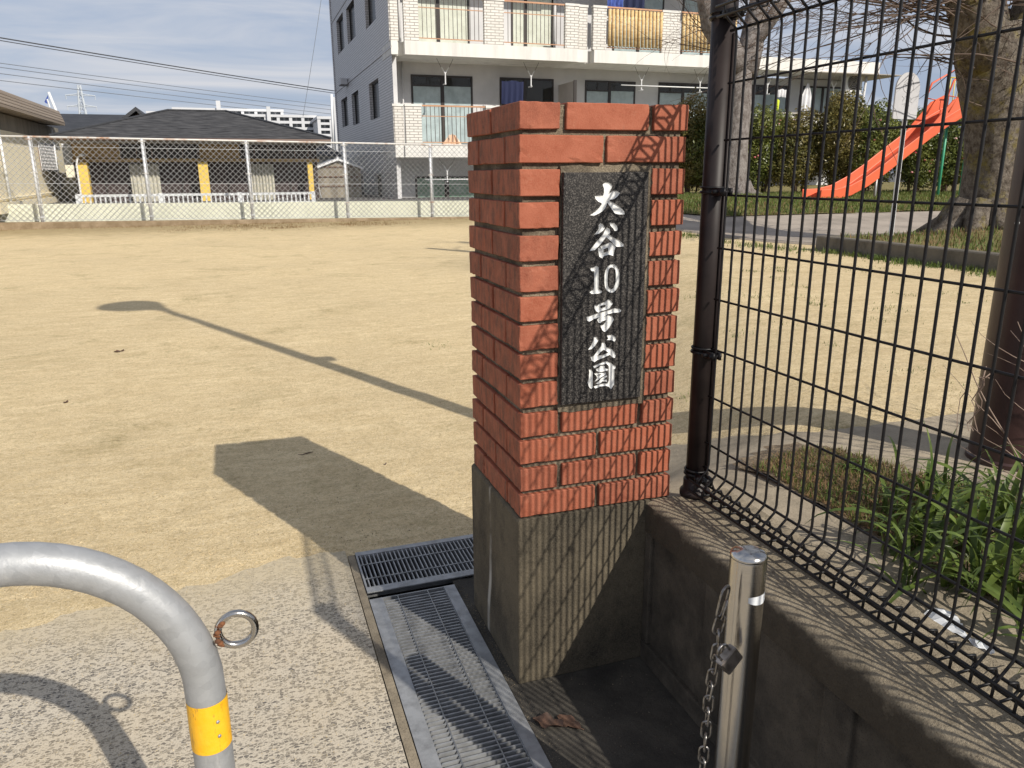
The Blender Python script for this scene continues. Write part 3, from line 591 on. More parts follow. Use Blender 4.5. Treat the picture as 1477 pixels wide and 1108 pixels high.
G.append(('character', tr((840, 430), [(110,500),(200,480),(300,440),(420,400),(640,338),(790,290),(880,262),(1000,290),(1040,330),(1010,375),(800,400),(650,440),(600,485),(710,445),(790,490),(840,570),(800,640),(720,780),(640,880),(590,900),(540,870),(470,735),(560,710),(610,650),(645,578),(540,615),(480,665),(430,650),(390,570),(470,505),(300,560),(240,600),(180,630),(130,600)]), []))
G.append(('character', tr((840, 475), [(300,205),(380,205),(425,300),(340,440),(240,530),(155,545),(240,420),(300,290)]), []))
G.append(('character', tr((840, 475), [(650,160),(790,145),(870,200),(890,270),(860,330),(760,285),(645,290),(690,250)]), []))
G.append(('character', tr((840, 475), [(520,350),(590,355),(640,480),(770,520),(850,600),(885,690),(870,760),(800,750),(735,680),(560,760),(400,820),(320,880),(250,830),(220,740),(300,710),(430,540),(510,440)]), [tr((840, 475), [(570,540),(690,620),(560,680),(405,700),(480,610)])]))
G.append(('character', tr((840, 510), [(175,420),(240,430),(275,500),(275,900),(240,940),(190,910),(135,780),(170,700),(185,500)]), []))
G.append(('character', tr((840, 510), [(280,340),(440,270),(640,200),(760,250),(890,350),(870,405),(850,415),(845,820),(760,955),(700,880),(600,860),(470,880),(350,930),(295,885),(400,835),(560,795),(670,795),(705,720),(703,330),(640,272),(480,305),(320,395)]), []))
G.append(('character', tr((840, 510), [(350,405),(440,385),(480,325),(540,312),(600,335),(590,375),(690,410),(680,450),(460,498),(380,460)]), []))
G.append(('character', tr((840, 510), [(310,530),(460,510),(620,505),(625,560),(520,620),(430,690),(330,750),(395,650),(370,590)]), [tr((840, 510), [(400,565),(520,545),(450,590)])]))
G.append(('character', tr((840, 510), [(640,575),(668,605),(560,690),(655,690),(655,750),(540,738),(450,815),(370,800),(430,740),(500,655)]), []))
def area(p): return sum(p[i][0] * p[(i + 1) % len(p)][1] - p[(i + 1) % len(p)][0] * p[i][1] for i in range(len(p))) / 2
def tess(loops, y, flip=False):
    ls = [[Vector((x, z, 0)) for x, z in l] for l in loops]
    tris = tessellate_polygon(ls); vs = [(v.x, y, v.y) for l in ls for v in l]
    fs = []
    for t_ in tris:
        a, b, c2 = [Vector((vs[i][0], vs[i][2])) for i in t_]
        cr_ = (b.x - a.x) * (c2.y - a.y) - (b.y - a.y) * (c2.x - a.x)
        fs.append(tuple(t_) if cr_ > 0 else tuple(t_)[::-1])
    return vs, fs
q = [gy(x, y, PLY) for x, y in ((807.5, 583), (922, 575), (938, 247), (815.5, 250))]
prc = [(p.x, p.z) for p in q]
x0, x1 = (prc[0][0] + prc[3][0]) / 2, (prc[1][0] + prc[2][0]) / 2; z0, z1 = (prc[0][1] + prc[1][1]) / 2, (prc[2][1] + prc[3][1]) / 2
rect = [(x0, z0), (x1, z0), (x1, z1), (x0, z1)]
mb = MB(); bvl = 0.0012
fr_ = [(x0 + bvl, z0 + bvl), (x1 - bvl, z0 + bvl), (x1 - bvl, z1 - bvl), (x0 + bvl, z1 - bvl)]
outer_loops = [g[1] for g in G]
vs, fs = tess([fr_] + outer_loops, PLY); mb.add(vs, fs)
for g in G:
    for hl in g[2]: vs, fs = tess([hl], PLY); mb.add(vs, fs)
vs = [(x, PLY, z) for x, z in fr_] + [(x, PLY + bvl, z) for x, z in rect] + [(x, 0.0, z) for x, z in rect]
fs = [(i, 4 + i, 4 + (i + 1) % 4, (i + 1) % 4) for i in range(4)] + [(4 + i, 8 + i, 8 + (i + 1) % 4, 4 + (i + 1) % 4) for i in range(4)]
mb.add(vs, fs)
plq = part('name_plaque', mb, M['granite'], pil, label='black speckled granite plaque with white Japanese characters cut in it')
def offs(poly, d):
    n = len(poly); s_ = 1 if area(poly) > 0 else -1; out = []
    for i in range(n):
        a, b, c2 = [Vector(poly[j % n]) for j in (i - 1, i, i + 1)]
        e1 = (b - a); e2 = (c2 - b)
        if e1.length < 1e-7 or e2.length < 1e-7: out.append(tuple(b)); continue
        n1 = Vector((-e1.y, e1.x)).normalized() * s_; n2 = Vector((-e2.y, e2.x)).normalized() * s_
        m_ = (n1 + n2); 
        if m_.length < 0.3: m_ = n1
        m_.normalize(); k = min(1.6, 1.0 / max(0.35, m_.dot(n1))); out.append((b.x + m_.x * d * k, b.y + m_.y * d * k))
    return out
for nm, outl, holes in G:
    mb = MB(); dep = 0.0026; ins = 0.0021
    loops = [outl] + holes; inner = [offs(outl, ins)] + [offs(h_, -ins) for h_ in holes]
    vs, fs = tess(inner, PLY + dep); mb.add(vs, fs)
    for l, il in zip(loops, inner):
        n = len(l); vs = [(x, PLY, z) for x, z in l] + [(x, PLY + dep, z) for x, z in il]
        mb.add(vs, [(i, n + i, n + (i + 1) % n, (i + 1) % n) for i in range(n)])
    part(nm, mb, M['white_paint'], plq)
# concrete base
mb = MB(); e = 0.007
nseg = 9
mb.prism([(-e, 0.0), (W_ + e, 0.0), (W_ + e, ZB - 0.010), (W_ + e - 0.009, ZB - 0.001), (-e + 0.007, ZB - 0.001), (-e, ZB - 0.008)], 'y', -e + 0.0045, D_ + e)
part('base', mb, M['base_conc'], pil, bevel=0.003, label='dark stained concrete base with pale lime streaks')
# ------------------------------------------------------------------ retaining wall
wall = thing('retaining_wall', (0.47, -1.5, 0), 'low dark stained concrete wall with sunk panels carrying the black mesh fence', 'wall')
mb = MB(); FX = 0.352
prof = [(FX, 0.392), (FX, 0.452), (FX + 0.006, 0.468), (FX + 0.02, 0.4775), (0.598, 0.4775), (0.598, 0.392)]
ny = 90; vs = []; fs = []
ys_ = [-0.004 - (4.2 * k / ny) for k in range(ny + 1)]
for y in ys_:
    for k, (x, z) in enumerate(prof):
        w_ = noise.noise(Vector((y * 9, k * 0.7, 0))) * 0.006 + noise.noise(Vector((y * 31, k * 0.9, 4))) * 0.003 if k in (1, 2, 3) else 0
        vs.append((x - w_, y, z - abs(w_) * 0.4))
n = len(prof)
for j in range(ny):
    for k in range(n - 1): fs.append((j * n + k, (j + 1) * n + k, (j + 1) * n + k + 1, j * n + k + 1))
    fs.append((j * n + n - 1, (j + 1) * n + n - 1, (j + 1) * n, j * n))
fs.append(tuple(range(n))); fs.append(tuple(ny * n + k for k in range(n))[::-1])
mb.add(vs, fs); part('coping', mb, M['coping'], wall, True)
bpy.data.objects['coping'].modifiers.new('es', 'EDGE_SPLIT').split_angle = R(50)
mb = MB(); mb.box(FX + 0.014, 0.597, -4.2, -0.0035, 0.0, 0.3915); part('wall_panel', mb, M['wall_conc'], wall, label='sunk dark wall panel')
mb = MB(); mb.box(FX + 0.001, FX + 0.026, -4.2, -0.0045, 0.0, 0.06)
edges = [(-0.0045, -0.036), (-0.295, -0.375), (-0.690, -0.765), (-1.08, -1.155), (-1.47, -1.545), (-1.86, -1.935), (-2.25, -2.325), (-2.64, -2.715), (-3.03, -3.105), (-3.42, -3.495)]
for a, b in edges: mb.box(FX + 0.0015, FX + 0.0265, b, a, 0.061, 0.391)
part('pilaster', mb, M['wall_conc'], wall, bevel=0.004)
# ------------------------------------------------------------------ black mesh fence on the wall
fn = thing('mesh_fence', (0.487, -1.0, 0.478), 'black welded mesh fence panel with rolled edges standing on the low wall', 'fence')
FXc = 0.487
def vwire():
    mb = MB(); 
    pts = [(-0.004, 0, 0.533), (0.016, 0, 0.529), (0.022, 0, 0.515), (0.010, 0, 0.503), (-0.018, 0, 0.502), (-0.038, 0, 0.514), (-0.036, 0, 0.540), (-0.004, 0, 0.572), (0, 0, 0.59)]
    pts += [(0, 0, 1.605), (-0.003, 0, 1.622), (-0.033, 0, 1.648), (-0.036, 0, 1.668), (-0.018, 0, 1.682), (0.010, 0, 1.682), (0.023, 0, 1.670), (0.016, 0, 1.656), (-0.002, 0, 1.652)]
    mb.tube(pts, 0.0029, 6); me = mb.mesh('wire', M['black'], (0, 0, 0.478), True); return me
vw = vwire(); k = 0; y = -0.080
while y > -1.575:
    if True: link('vertical_wire', vw, fn, (FXc - 0.487 + rnd.uniform(-.0006, .0006), y + 1.0, 0))
    y -= 0.0389
def hwire(name, dxx, z, r=0.0027):
    mb = MB()
    for a, b in ((-0.052, -1.585),):
        pts = [(FXc + dxx + 0.003 * noise.noise(Vector((y_ * 2, z * 7, 0))) * 0.5, y_, z) for y_ in [a + (b - a) * i / 10 for i in range(11)]]
        mb.tube(pts, r, 6)
    part(name, mb, M['black'], fn, True)
for i in range(8): hwire('horizontal_wire', 0.0045, 1.511 - 0.1245 * i)
for dxx, z in ((0.003, 0.572), (-0.037, 0.541), (-0.0395, 0.514), (-0.018, 0.4995), (0.010, 0.5005), (0.0225, 0.515), (0.0025, 1.622), (-0.035, 1.648), (-0.039, 1.669), (0.026, 1.670)):
    hwire('horizontal_wire', dxx, z, 0.0033)
for py in (-0.012, -1.615):
    FXp = FXc + (0.0085 if py > -1 else 0.0)
    mb = MB(); mb.tube([(FXp, py, 0.478), (FXp, py, 1.69)], 0.0272, 20); mb.tube([(FXc + 0.021, py - 0.0285, 0.50), (FXc + 0.021, py - 0.0285, 1.62)], 0.004, 6); p = part('post', mb, M['postblack'], fn, True)
    bpy.context.view_layer.update()
    mb = MB(); mb.lathe((FXp, py, 1.664), [(0.0305, 0.0), (0.0315, 0.004), (0.0315, 0.030), (0.027, 0.040), (0.015, 0.046), (0.002, 0.048)], 20)
    o_ = link('cap', mb.mesh('cap', M['postblack'], wloc(fn), True), p, (0, 0, 0))
    mb = MB(); mb.lathe((FXp, py, 0.4785), [(0.041, 0), (0.041, 0.012), (0.036, 0.018), (0.0325, 0.020), (0.0325, 0.045), (0.028, 0.047)], 20)
    link('foot', mb.mesh('foot', M['postblack'], wloc(fn), True), p)
    for z in (1.268, 0.872, 0.540, 1.655):
        mb = MB(); mb.tube([(FXp + 0.0295 * math.cos(a), py + 0.0295 * math.sin(a), z) for a in [i * math.pi / 8 for i in range(16)]], 0.0042, 6, closed=True)
        mb.tube([(FXp + 0.0295 * math.cos(a), py + 0.0295 * math.sin(a), z + 0.011) for a in [i * math.pi / 8 for i in range(16)]], 0.003, 6, closed=True)
        sg = -1 if py > -1 else 1; ya, yb_ = sorted((py + sg * 0.075, py + sg * 0.028))
        mb.box(FXc - 0.012, FXc - 0.006, ya, yb_, z - 0.007, z + 0.011); mb.box(FXc + 0.007, FXc + 0.012, ya, yb_, z - 0.007, z + 0.011)
        mb.tube([(FXc - 0.024, py + sg * 0.046, z + 0.002), (FXc + 0.02, py + sg * 0.046, z + 0.002)], 0.0055, 6); mb.tube([(FXc - 0.018, py + sg * 0.066, z + 0.002), (FXc + 0.016, py + sg * 0.066, z + 0.002)], 0.0048, 6)
        part('clamp', mb, M['black'], fn, True)
# ------------------------------------------------------------------ gratings
def grating(x0, x1, y0, y1, along, label, loc, pitch, wl, wr, cross, ztop=0.004):
    g = thing('drain_grating', loc, label, 'grating', 'steel drain gratings at the gate')
    t_ = 0.0045; L = MB()
    if along == 'x':   # bars run along x
        for nm, a, b, ww in (('frame', x0, x0 + wl, 0), ('frame', x1 - wr, x1, 0)):
            m_ = MB(); vs = []; 
            ys_ = frange(y0, y1, 0.035) + [y1]
            inner = (b if a == x0 else a)
            for yy in ys_:
                z_ = ztop + 0.0012 * noise.noise(Vector((yy * 6, a * 9, 0)))
                vs += [(a, yy, z_), (b, yy, z_), (b, yy, z_ - t_), (a, yy, z_ - t_)]
            fs = []
            for j in range(len(ys_) - 1):
                for k in range(4): fs.append((j * 4 + k, j * 4 + (k + 1) % 4, (j + 1) * 4 + (k + 1) % 4, (j + 1) * 4 + k))
            fs.append((0, 3, 2, 1)); fs.append(tuple(len(vs) - 4 + k for k in range(4)))
            m_.add(vs, fs); m_.box(inner - 0.002, inner + 0.002, y0, y1, -0.03, ztop - t_ - 0.0003)
            part(nm, m_, M['grate'], g, True).modifiers.new('es', 'EDGE_SPLIT').split_angle = R(30)
        m_ = MB(); m_.box(x0 + wl, x1 - wr, y1 - 0.004, y1, -0.03, ztop - 0.0002); part('frame', m_, M['grate'], g)
        bm_ = MB(); n_ = 5; a, b = x0 + wl + 0.0005, x1 - wr - 0.0005
        pr = [(a, -0.02), (b, -0.02), (b, ztop - 0.008), (b - 0.002, ztop - 0.003), (b - 0.006, ztop - 0.001), (a + 0.006, ztop - 0.001), (a + 0.002, ztop - 0.003), (a, ztop - 0.008)]
        bm_.prism(pr, 'y', -0.0021, 0.0021); me = bm_.mesh('bar', M['grate'], (loc[0], 0, loc[2]))
        y = y0 + 0.01
        while y < y1 - 0.01:
            link('bar', me, g, (0, y - loc[1] + rnd.uniform(-.0003, .0003), 0)); y += pitch
        for c_ in cross:
            m_ = MB(); m_.tube([(c_, y0, ztop - 0.001), (c_, y1 - 0.003, ztop - 0.001)], 0.0021, 6); part('cross_rod', m_, M['grate'], g, True)
    else:
        for a, b in ((y0, y0 + wl), (y1 - wr, y1)):
            m_ = MB(); m_.box(x0, x1, a, b, ztop - t_, ztop); inner = b if a == y0 else a; m_.box(x0, x1, inner - 0.002, inner + 0.002, -0.03, ztop - t_ - 0.0003); part('frame', m_, M['grate'], g, bevel=0.0008)
        m_ = MB(); m_.box(x0, x0 + 0.006, y0 + wl, y1 - wr, -0.03, ztop - 0.0004); part('frame', m_, M['grate'], g)
        a, b = y0 + wl + 0.0005, y1 - wr - 0.0005; bm_ = MB()
        bm_.prism([(a, -0.02), (b, -0.02), (b, ztop - 0.002), (a, ztop - 0.002)], 'x', -0.0019, 0.0019); me = bm_.mesh('bar', M['grate'], (0, loc[1], loc[2]))
        x = x0 + 0.016
        while x < x1: link('bar', me, g, (x - loc[0] + rnd.uniform(-.0004, .0004), 0, 0)); x += pitch
        for c_ in cross:
            m_ = MB(); m_.tube([(x0 + 0.006, c_, ztop - 0.001), (x1, c_, ztop - 0.001)], 0.0022, 6); part('cross_rod', m_, M['grate'], g, True)
    return g
grating(-0.316, -0.036, -2.2, 0.552, 'x', 'long steel drain grating running towards the viewer beside the pillar base', (-0.18, -0.4, 0), 0.0158, 0.042, 0.036, (-0.226, -0.128), 0.004)
grating(-0.316, 0.42, 0.5895, 0.880, 'y', 'short steel drain grating crossing behind the pillar, half in its shadow', (-0.15, 0.73, 0), 0.0148, 0.035, 0.027, (0.680, 0.780), 0.008)
# ------------------------------------------------------------------ hoop barrier
hp = thing('hoop_barrier', (-0.715, -0.52, 0), 'grey galvanised pipe hoop barrier with a yellow band and a ring', 'barrier')
pts = [(-0.716, -0.52, -0.05), (-0.716, -0.52, 0.30), (-0.715, -0.52, 0.54), (-0.720, -0.52, 0.600)]
pts = [(-0.716, -0.52, -0.05), (-0.716, -0.52, 0.3), (-0.715, -0.52, 0.50)]
for i in range(1, 15):
    a = i / 15 * math.pi / 2; pts.append((-0.715 - 0.25 * (1 - math.cos(a)), -0.52, 0.535 + 0.257 * math.sin(a)))
pts += [(-0.965, -0.52, 0.792), (-1.3, -0.52, 0.792), (-1.75, -0.52, 0.792)]
for i in range(1, 15):
    a = i / 15 * math.pi / 2; pts.append((-1.75 - 0.25 * math.sin(a), -0.52, 0.792 - 0.257 * (1 - math.cos(a))))
pts += [(-2.0, -0.52, 0.5), (-2.0, -0.52, -0.05)]
mb = MB(); mb.tube(pts, 0.0303, 28); part('pipe', mb, M['galv'], hp, True)
mb = MB(); mb.tube([(-0.7155, -0.52, 0.431), (-0.7155, -0.52, 0.470), (-0.715, -0.52, 0.518)], [0.0309, 0.0309, 0.0309], 28, caps=False); tp_ = part('reflective_band', mb, M['yellow'], hp, True)
for z in (0.461, 0.487):
    a = R(-62); mb = MB(); cx_, cy_ = -0.7155 + 0.0312 * math.cos(a), -0.52 + 0.0312 * math.sin(a)
    mb.tube([(cx_, cy_, z), (cx_ + 0.0018 * math.cos(a), cy_ + 0.0018 * math.sin(a), z)], 0.0028, 8); link('rivet', mb.mesh('rivet', M['galv'], wloc(hp), True), tp_)
mb = MB(); rc = (-0.6595, -0.52, 0.626)
mb.tube([(rc[0] + 0.0275 * math.cos(a), rc[1], rc[2] + 0.0275 * math.sin(a)) for a in [i * math.pi / 16 for i in range(32)]], 0.0060, 10, closed=True); rg = part('ring', mb, M['stainless'], hp, True)
mb = MB()
for i in range(14):
    a = math.pi + (i - 6.5) * 0.12; mb.lathe((rc[0] + 0.0290 * math.cos(a) + rnd.uniform(-.0015, .0015), rc[1] + rnd.uniform(-.012, .004), rc[2] + 0.0285 * math.sin(a) - 0.003), [(0.0010, -0.004), (0.0048, -0.0015), (0.0048, 0.0015), (0.0010, 0.004)], 7)
link('weld', mb.mesh('weld', M['rust'], wloc(hp), True), rg)
# ------------------------------------------------------------------ steel bollard, chain, padlock
bp = (0.153, -0.701)
bo = thing('bollard', (bp[0], bp[1], 0), 'shiny stainless steel bollard with a domed cap beside the wall', 'bollard')
mb = MB(); mb.lathe((bp[0], bp[1], 0), [(0.0300, 0.0), (0.0300, 0.694), (0.0295, 0.696)], 40); o = part('post', mb, M['stainless'], bo, True); o.modifiers.new('es', 'EDGE_SPLIT').split_angle = R(40)
mb = MB(); mb.lathe((bp[0], bp[1], 0.6965), [(0.0302, 0.0), (0.0306, 0.002), (0.0303, 0.004), (0.0290, 0.007), (0.0265, 0.0095), (0.023, 0.012), (0.018, 0.0145), (0.012, 0.0163), (0.006, 0.0172), (0.001, 0.0175)], 40); part('cap', mb, M['stainless'], bo, True)
mb = MB()
pts = []
for i in range(14):
    a = R(-118 + i * 8.0); pts.append((bp[0] + 0.0306 * math.cos(a), bp[1] + 0.0306 * math.sin(a), 0.6305 + 0.006 * math.sin(i / 13 * math.pi) - 0.004 * (i / 13 - .5)))
vs = []; fs = []
for i, p in enumerate(pts):
    hh = 0.0100 * math.sin((i + 0.6) / 14.2 * math.pi) ** 0.5
    vs += [(p[0], p[1], 0.631 - hh), (p[0], p[1], 0.635 + hh * 0.35)]
    if i: fs.append((2 * i - 2, 2 * i, 2 * i + 1, 2 * i - 1))
mb.add(vs, fs); part('tape', mb, M['plastic'], bo)
# chain
chn = thing('chain', (0.08, -0.735, 0.4), 'steel link chain hanging down the left side of the bollard', 'chain')
def linkmesh(L, w_, r):
    pts = []
    h_ = L / 2 - w_ / 2
    for i in range(9): a = i * math.pi / 8; pts.append((w_ / 2 * math.cos(a), 0, h_ + w_ / 2 * math.sin(a)))
    for i in range(9): a = math.pi + i * math.pi / 8; pts.append((w_ / 2 * math.cos(a), 0, -h_ + w_ / 2 * math.sin(a)))
    mb = MB(); mb.tube(pts, r, 8, closed=True); return mb.mesh('link', M['chain'], (0, 0, 0), True)
lm = linkmesh(0.033, 0.0155, 0.00205); lbig = linkmesh(0.056, 0.026, 0.0026)
cp_ = [gy(x, y, bp[1] - 0.033) for x, y in ((1044, 880), (1036, 905), (1036, 928), (1030, 962), (1023, 1000), (1020, 1040), (1016, 1080), (1012, 1120), (1008, 1165), (1006, 1215), (1004, 1280))]
link('link', lbig, chn, gy(1043, 868, bp[1] - 0.030) - Vector((0.08, -0.735, 0.4)), (R(6), R(6), R(28)))
d_ = 0; acc = []
for a, b in zip(cp_, cp_[1:]):
    L = (b - a).length; n_ = max(1, int(L / 0.004))
    for i in range(n_): acc.append(a.lerp(b, i / n_))
last = acc[0]; ki = 0; dist_ = 0; nxt = 0.0
for a, b in zip(acc, acc[1:]):
    if dist_ >= nxt:
        dr = (b - a).normalized(); e_ = dr.to_track_quat('Z', 'Y').to_euler(); o = link('link', lm, chn, a - Vector((0.08, -0.735, 0.4)))
        qq = dr.to_track_quat('Z', 'Y') @ Matrix.Rotation(R(20 + 90 * (ki % 2) + rnd.uniform(-14, 14)), 3, 'Z').to_quaternion(); o.rotation_euler = qq.to_euler()
        ki += 1; nxt += 0.0250
    dist_ += (b - a).length
# padlock
lc = gy(1052, 951, bp[1] - 0.045)
lk = thing('padlock', lc, 'small square steel padlock hanging tilted from the chain', 'padlock')
lk.rotation_euler = (0, R(-38), R(12))
bm = bmesh.new(); bmesh.ops.create_cube(bm, size=1.0)
for v in bm.verts: v.co = Vector((v.co.x * 0.038, v.co.y * 0.016, v.co.z * 0.033))
bmesh.ops.bevel(bm, geom=list(bm.edges), offset=0.0015, segments=2, affect='EDGES'); me = bpy.data.meshes.new('lock_body'); bm.to_mesh(me); bm.free(); me.materials.append(M['lock']); link('lock_body', me, lk)
mb = MB(); pts = [(-0.011, 0, 0.010), (-0.011, 0, 0.028)] + [(0.011 * -math.cos(a), 0, 0.028 + 0.011 * math.sin(a)) for a in [i * math.pi / 8 for i in range(1, 8)]] + [(0.011, 0, 0.028), (0.011, 0, 0.010)]
mb.tube(pts, 0.0024, 8); link('shackle', mb.mesh('shackle', M['chain'], (0, 0, 0), True), lk)
mb = MB(); mb.tube([(0.004, 0, -0.0122), (0.004, 0, -0.0135)], 0.0035, 10); link('keyhole', mb.mesh('keyhole', M['frame'], (0, 0, 0)), lk)
# ------------------------------------------------------------------ small litter
def leaf_thing(p, L, w_, rz, label, cur=0.25):
    vs = []; fs = []; n_ = 9; m_ = 5
    for i in range(n_):
        t_ = i / (n_ - 1); ww = w_ * math.sin(math.pi * min(1, t_ * 0.92 + 0.05)) ** 0.7 * (1 + 0.10 * math.sin(i * 2.3))
        for j in range(m_):
            s_ = (j / (m_ - 1) - 0.5) * 2; vs.append(((t_ - 0.5) * L, s_ * ww / 2, 0.003 + cur * w_ * (s_ * s_) * (0.5 + 0.5 * math.sin(i * 1.3 + j)) + 0.05 * L * (t_ - 0.5) ** 2 * 4 * cur))
    for i in range(n_ - 1):
        for j in range(m_ - 1): a = i * m_ + j; fs.append((a, a + 1, a + m_ + 1, a + m_))
    mb = MB(); mb.add(vs, fs); mb.tube([(L * 0.45, 0, 0.004), (L * 0.62, 0.004, 0.003)], 0.0009, 5)
    o = link('fallen_leaf', mb.mesh('leaf', M['dryleaf'], (0, 0, 0), True), None, p, (0, 0, rz)); tag(o, label, 'leaf')
leaf_thing(Vector((0.009, -0.172, 0.001)), 0.078, 0.042, R(-38), 'curled brown dry leaf by the edge of the long grating', 0.35)
leaf_thing(Vector((0.060, -0.186, 0.001)), 0.070, 0.036, R(-62), 'darker flat dry leaf lying in the shade on the apron', 0.15)
mb = MB(); b0 = gz(1335, 888, 0.453); b1 = gz(1432, 950, 0.453)
nu, nv = 14, 7; vs = []; fs = []
for i in range(nu):
    t_ = i / (nu - 1); c_ = b0.lerp(b1, t_); dr = (b1 - b0).normalized(); sd = Vector((-dr.y, dr.x, 0)); ww = 0.030 * (0.75 + 0.6 * math.sin(t_ * 6.3 + 0.6)) * (1 - t_) ** 0.55 + 0.005
    for j in range(nv):
        s_ = (j / (nv - 1) - 0.5) * 2; q_ = c_ + sd * ww * s_ + dr * 0.012 * noise.noise(Vector((i * .7, j * .9, 0)))
        vs.append((q_.x, q_.y, 0.462 + 0.012 * noise.noise(Vector((i * 0.55, j * 0.8, 7))) + 0.004 * rnd.random()))
for i in range(nu - 1):
    for j in range(nv - 1): a = i * nv + j; fs.append((a, a + 1, a + nv + 1, a + nv))
mb.add(vs, fs); solo('plastic_scrap', mb, M['plastic'], tuple(b0), 'torn crumpled white plastic scrap behind the fence', 'litter')
for (x, y, L, rz, lb) in ((172, 509, .075, 20, 'brown fallen leaf alone on the sand below the lamp shadow'), (96, 583, .045, 70, 'tiny curled leaf on the open sand at the left')):
    p = gz(x, y, 0.0); leaf_thing(Vector((p.x, p.y, sand_z(p.x, p.y) + .002)), L, L * .5, R(rz), lb, .3)
for (x, y, L, rz, lb) in ((436, 659, 0.06, 12, 'thin dry twig lying in the pillar shadow on the sand'), (556, 673, 0.02, 60, 'tiny dark wood chip on the sand beside the pillar shadow')):
    p = gz(x, y, 0.0); p.z = sand_z(p.x, p.y) + 0.003; mb = MB(); a = R(rz)
    mb.tube([p, p + Vector((L * 0.5 * math.cos(a), L * .5 * math.sin(a), 0.004)), p + Vector((L * math.cos(a + .2), L * math.sin(a + .2), 0.0))], [0.002, 0.003, 0.0015], 6)
    mb.tube([p, p + Vector((-0.02 * math.cos(a), 0.005, 0.002))], [0.002, 0.001], 5); solo('twig', mb, M['twig'], tuple(p), lb, 'twig')
# grains and crumbs lying on the ground: nobody could count them
def crumbs(name, fn_, n_, m_, rmin, rmax, label):
    vs = []; fs = []
    for _ in range(n_):
        p, ok = fn_()
        if not ok: continue
        r_ = rmin + (rmax - rmin) * rnd.random() ** 3; b = len(vs); a = rnd.random() * 6.28
        for k in range(4): an = a + k * 1.571 + rnd.uniform(-.4, .4); vs.append((p.x + r_ * math.cos(an) * rnd.uniform(.6, 1.2), p.y + r_ * math.sin(an), p.z - r_ * 0.2))
        vs.append((p.x + rnd.uniform(-.3, .3) * r_, p.y, p.z + r_ * rnd.uniform(.4, .9)))
        fs += [(b, b + 1, b + 4), (b + 1, b + 2, b + 4), (b + 2, b + 3, b + 4), (b + 3, b, b + 4)]
    mb = MB(); mb.add(vs, fs); o = struct(name, mb, m_, kind='stuff', label=label); return o
def on_sand():
    y_ = 0.93 + 6 * rnd.random() ** 2; x_ = rnd.uniform(-1.6 - 0.5 * y_, 0.3 + 0.25 * y_)
    return Vector((x_, y_, sand_z(x_, y_))), True
crumbs('sand_grains', on_sand, 34000, M['sand'], 0.0012, 0.0046, 'coarse sand grains')
crumbs('sand_grains', on_sand, 3500, simple('dark_grit', (0.16, 0.12, 0.08), (0.28, 0.2, 0.12), 40, 0.9), 0.001, 0.0042, 'dark grit on the sand')
def on_pav():
    x_ = rnd.uniform(-1.8, -0.35); y_ = rnd.uniform(-0.4, 0.95); return Vector((x_, y_, 0.0005)), True
crumbs('sand_grains', on_pav, 5200, M['sand'], 0.0007, 0.0022, 'sand scattered over the paving')
def on_strip():
    x_ = rnd.choice([rnd.uniform(-0.034, -0.008), rnd.uniform(-0.03, 0.34), rnd.uniform(-0.03, 0.0)]); y_ = rnd.uniform(-0.6, -0.01) if x_ > -0.008 else rnd.uniform(-0.5, 0.58); return Vector((x_, y_, 0.0)), True
crumbs('sand_grains', on_strip, 1500, M['mortar'], 0.0007, 0.0026, 'grit along the pillar foot')

# ------------------------------------------------------------------ brown lamp post inside the gate
PX_, PY_ = 1.592, -0.04
lp = thing('lamp_post', (PX_, PY_, 0.44), 'tall dark brown round lamp post standing on the path behind the mesh fence', 'lamp post')
mb = MB(); mb.lathe((PX_, PY_, 0.44), [(0.108, 0.004), (0.108, 0.018), (0.101, 0.024), (0.0995, 0.5), (0.0985, 1.26), (0.090, 1.30), (0.062, 1.36), (0.056, 3.0), (0.042, 4.9)], 36)
o = part('pole', mb, M['polebrown'], lp, True); o.modifiers.new('es', 'EDGE_SPLIT').split_angle = R(35)
mb = MB(); dirc = Vector((CAM.x - PX_, CAM.y - PY_, 0)).normalized(); sd = Vector((-dirc.y, dirc.x, 0))
for a0 in (0,):
    vs = []; fs = []
    for i in range(9):
        a = math.atan2(dirc.y, dirc.x) + R(-26 + i * 6.5) + R(22)
        for r_, z_ in ((0.0985, 0.80), (0.1015, 0.803), (0.1015, 1.127), (0.0985, 1.13)):
            vs.append((PX_ + r_ * math.cos(a), PY_ + r_ * math.sin(a), z_))
    for i in range(8):
        for k in range(3): fs.append((i * 4 + k, i * 4 + k + 1, (i + 1) * 4 + k + 1, (i + 1) * 4 + k))
    fs.append((0, 3, 2, 1)); fs.append((32, 33, 34, 35)); mb.add(vs, fs)
pn = part('service_door', mb, M['polebrown'], lp)
mb = MB(); p0 = gy(1467, 322, PY_ - 0.070); d_ = (CAM - p0).normalized(); mb.tube([p0 - d_ * 0.012, p0 + d_ * 0.006], 0.0062, 10); mb.tube([p0, p0 + d_ * 0.009], 0.0035, 6)
link('bolt', mb.mesh('bolt', M['galv'], wloc(lp), True), pn)
mb = MB(); mb.lathe((PX_, PY_, 5.34), [(0.06, 0), (0.075, 0.10), (0.20, 0.17), (0.29, 0.24), (0.31, 0.28), (0.27, 0.34), (0.15, 0.40), (0.02, 0.42)], 32); mb.v = [(v[0] - 0.22 * ss((v[2] - 5.40) / .2), v[1] + .08 * ss((v[2] - 5.4) / .2), v[2]) for v in mb.v]; part('lamp_head', mb, M['polebrown'], lp, True)
mb = MB(); mb.box(PX_ + 0.02, PX_ + 0.15, PY_ - 0.05, PY_ + 0.05, 3.14, 3.21); part('bracket', mb, M['galv'], lp, bevel=0.01)

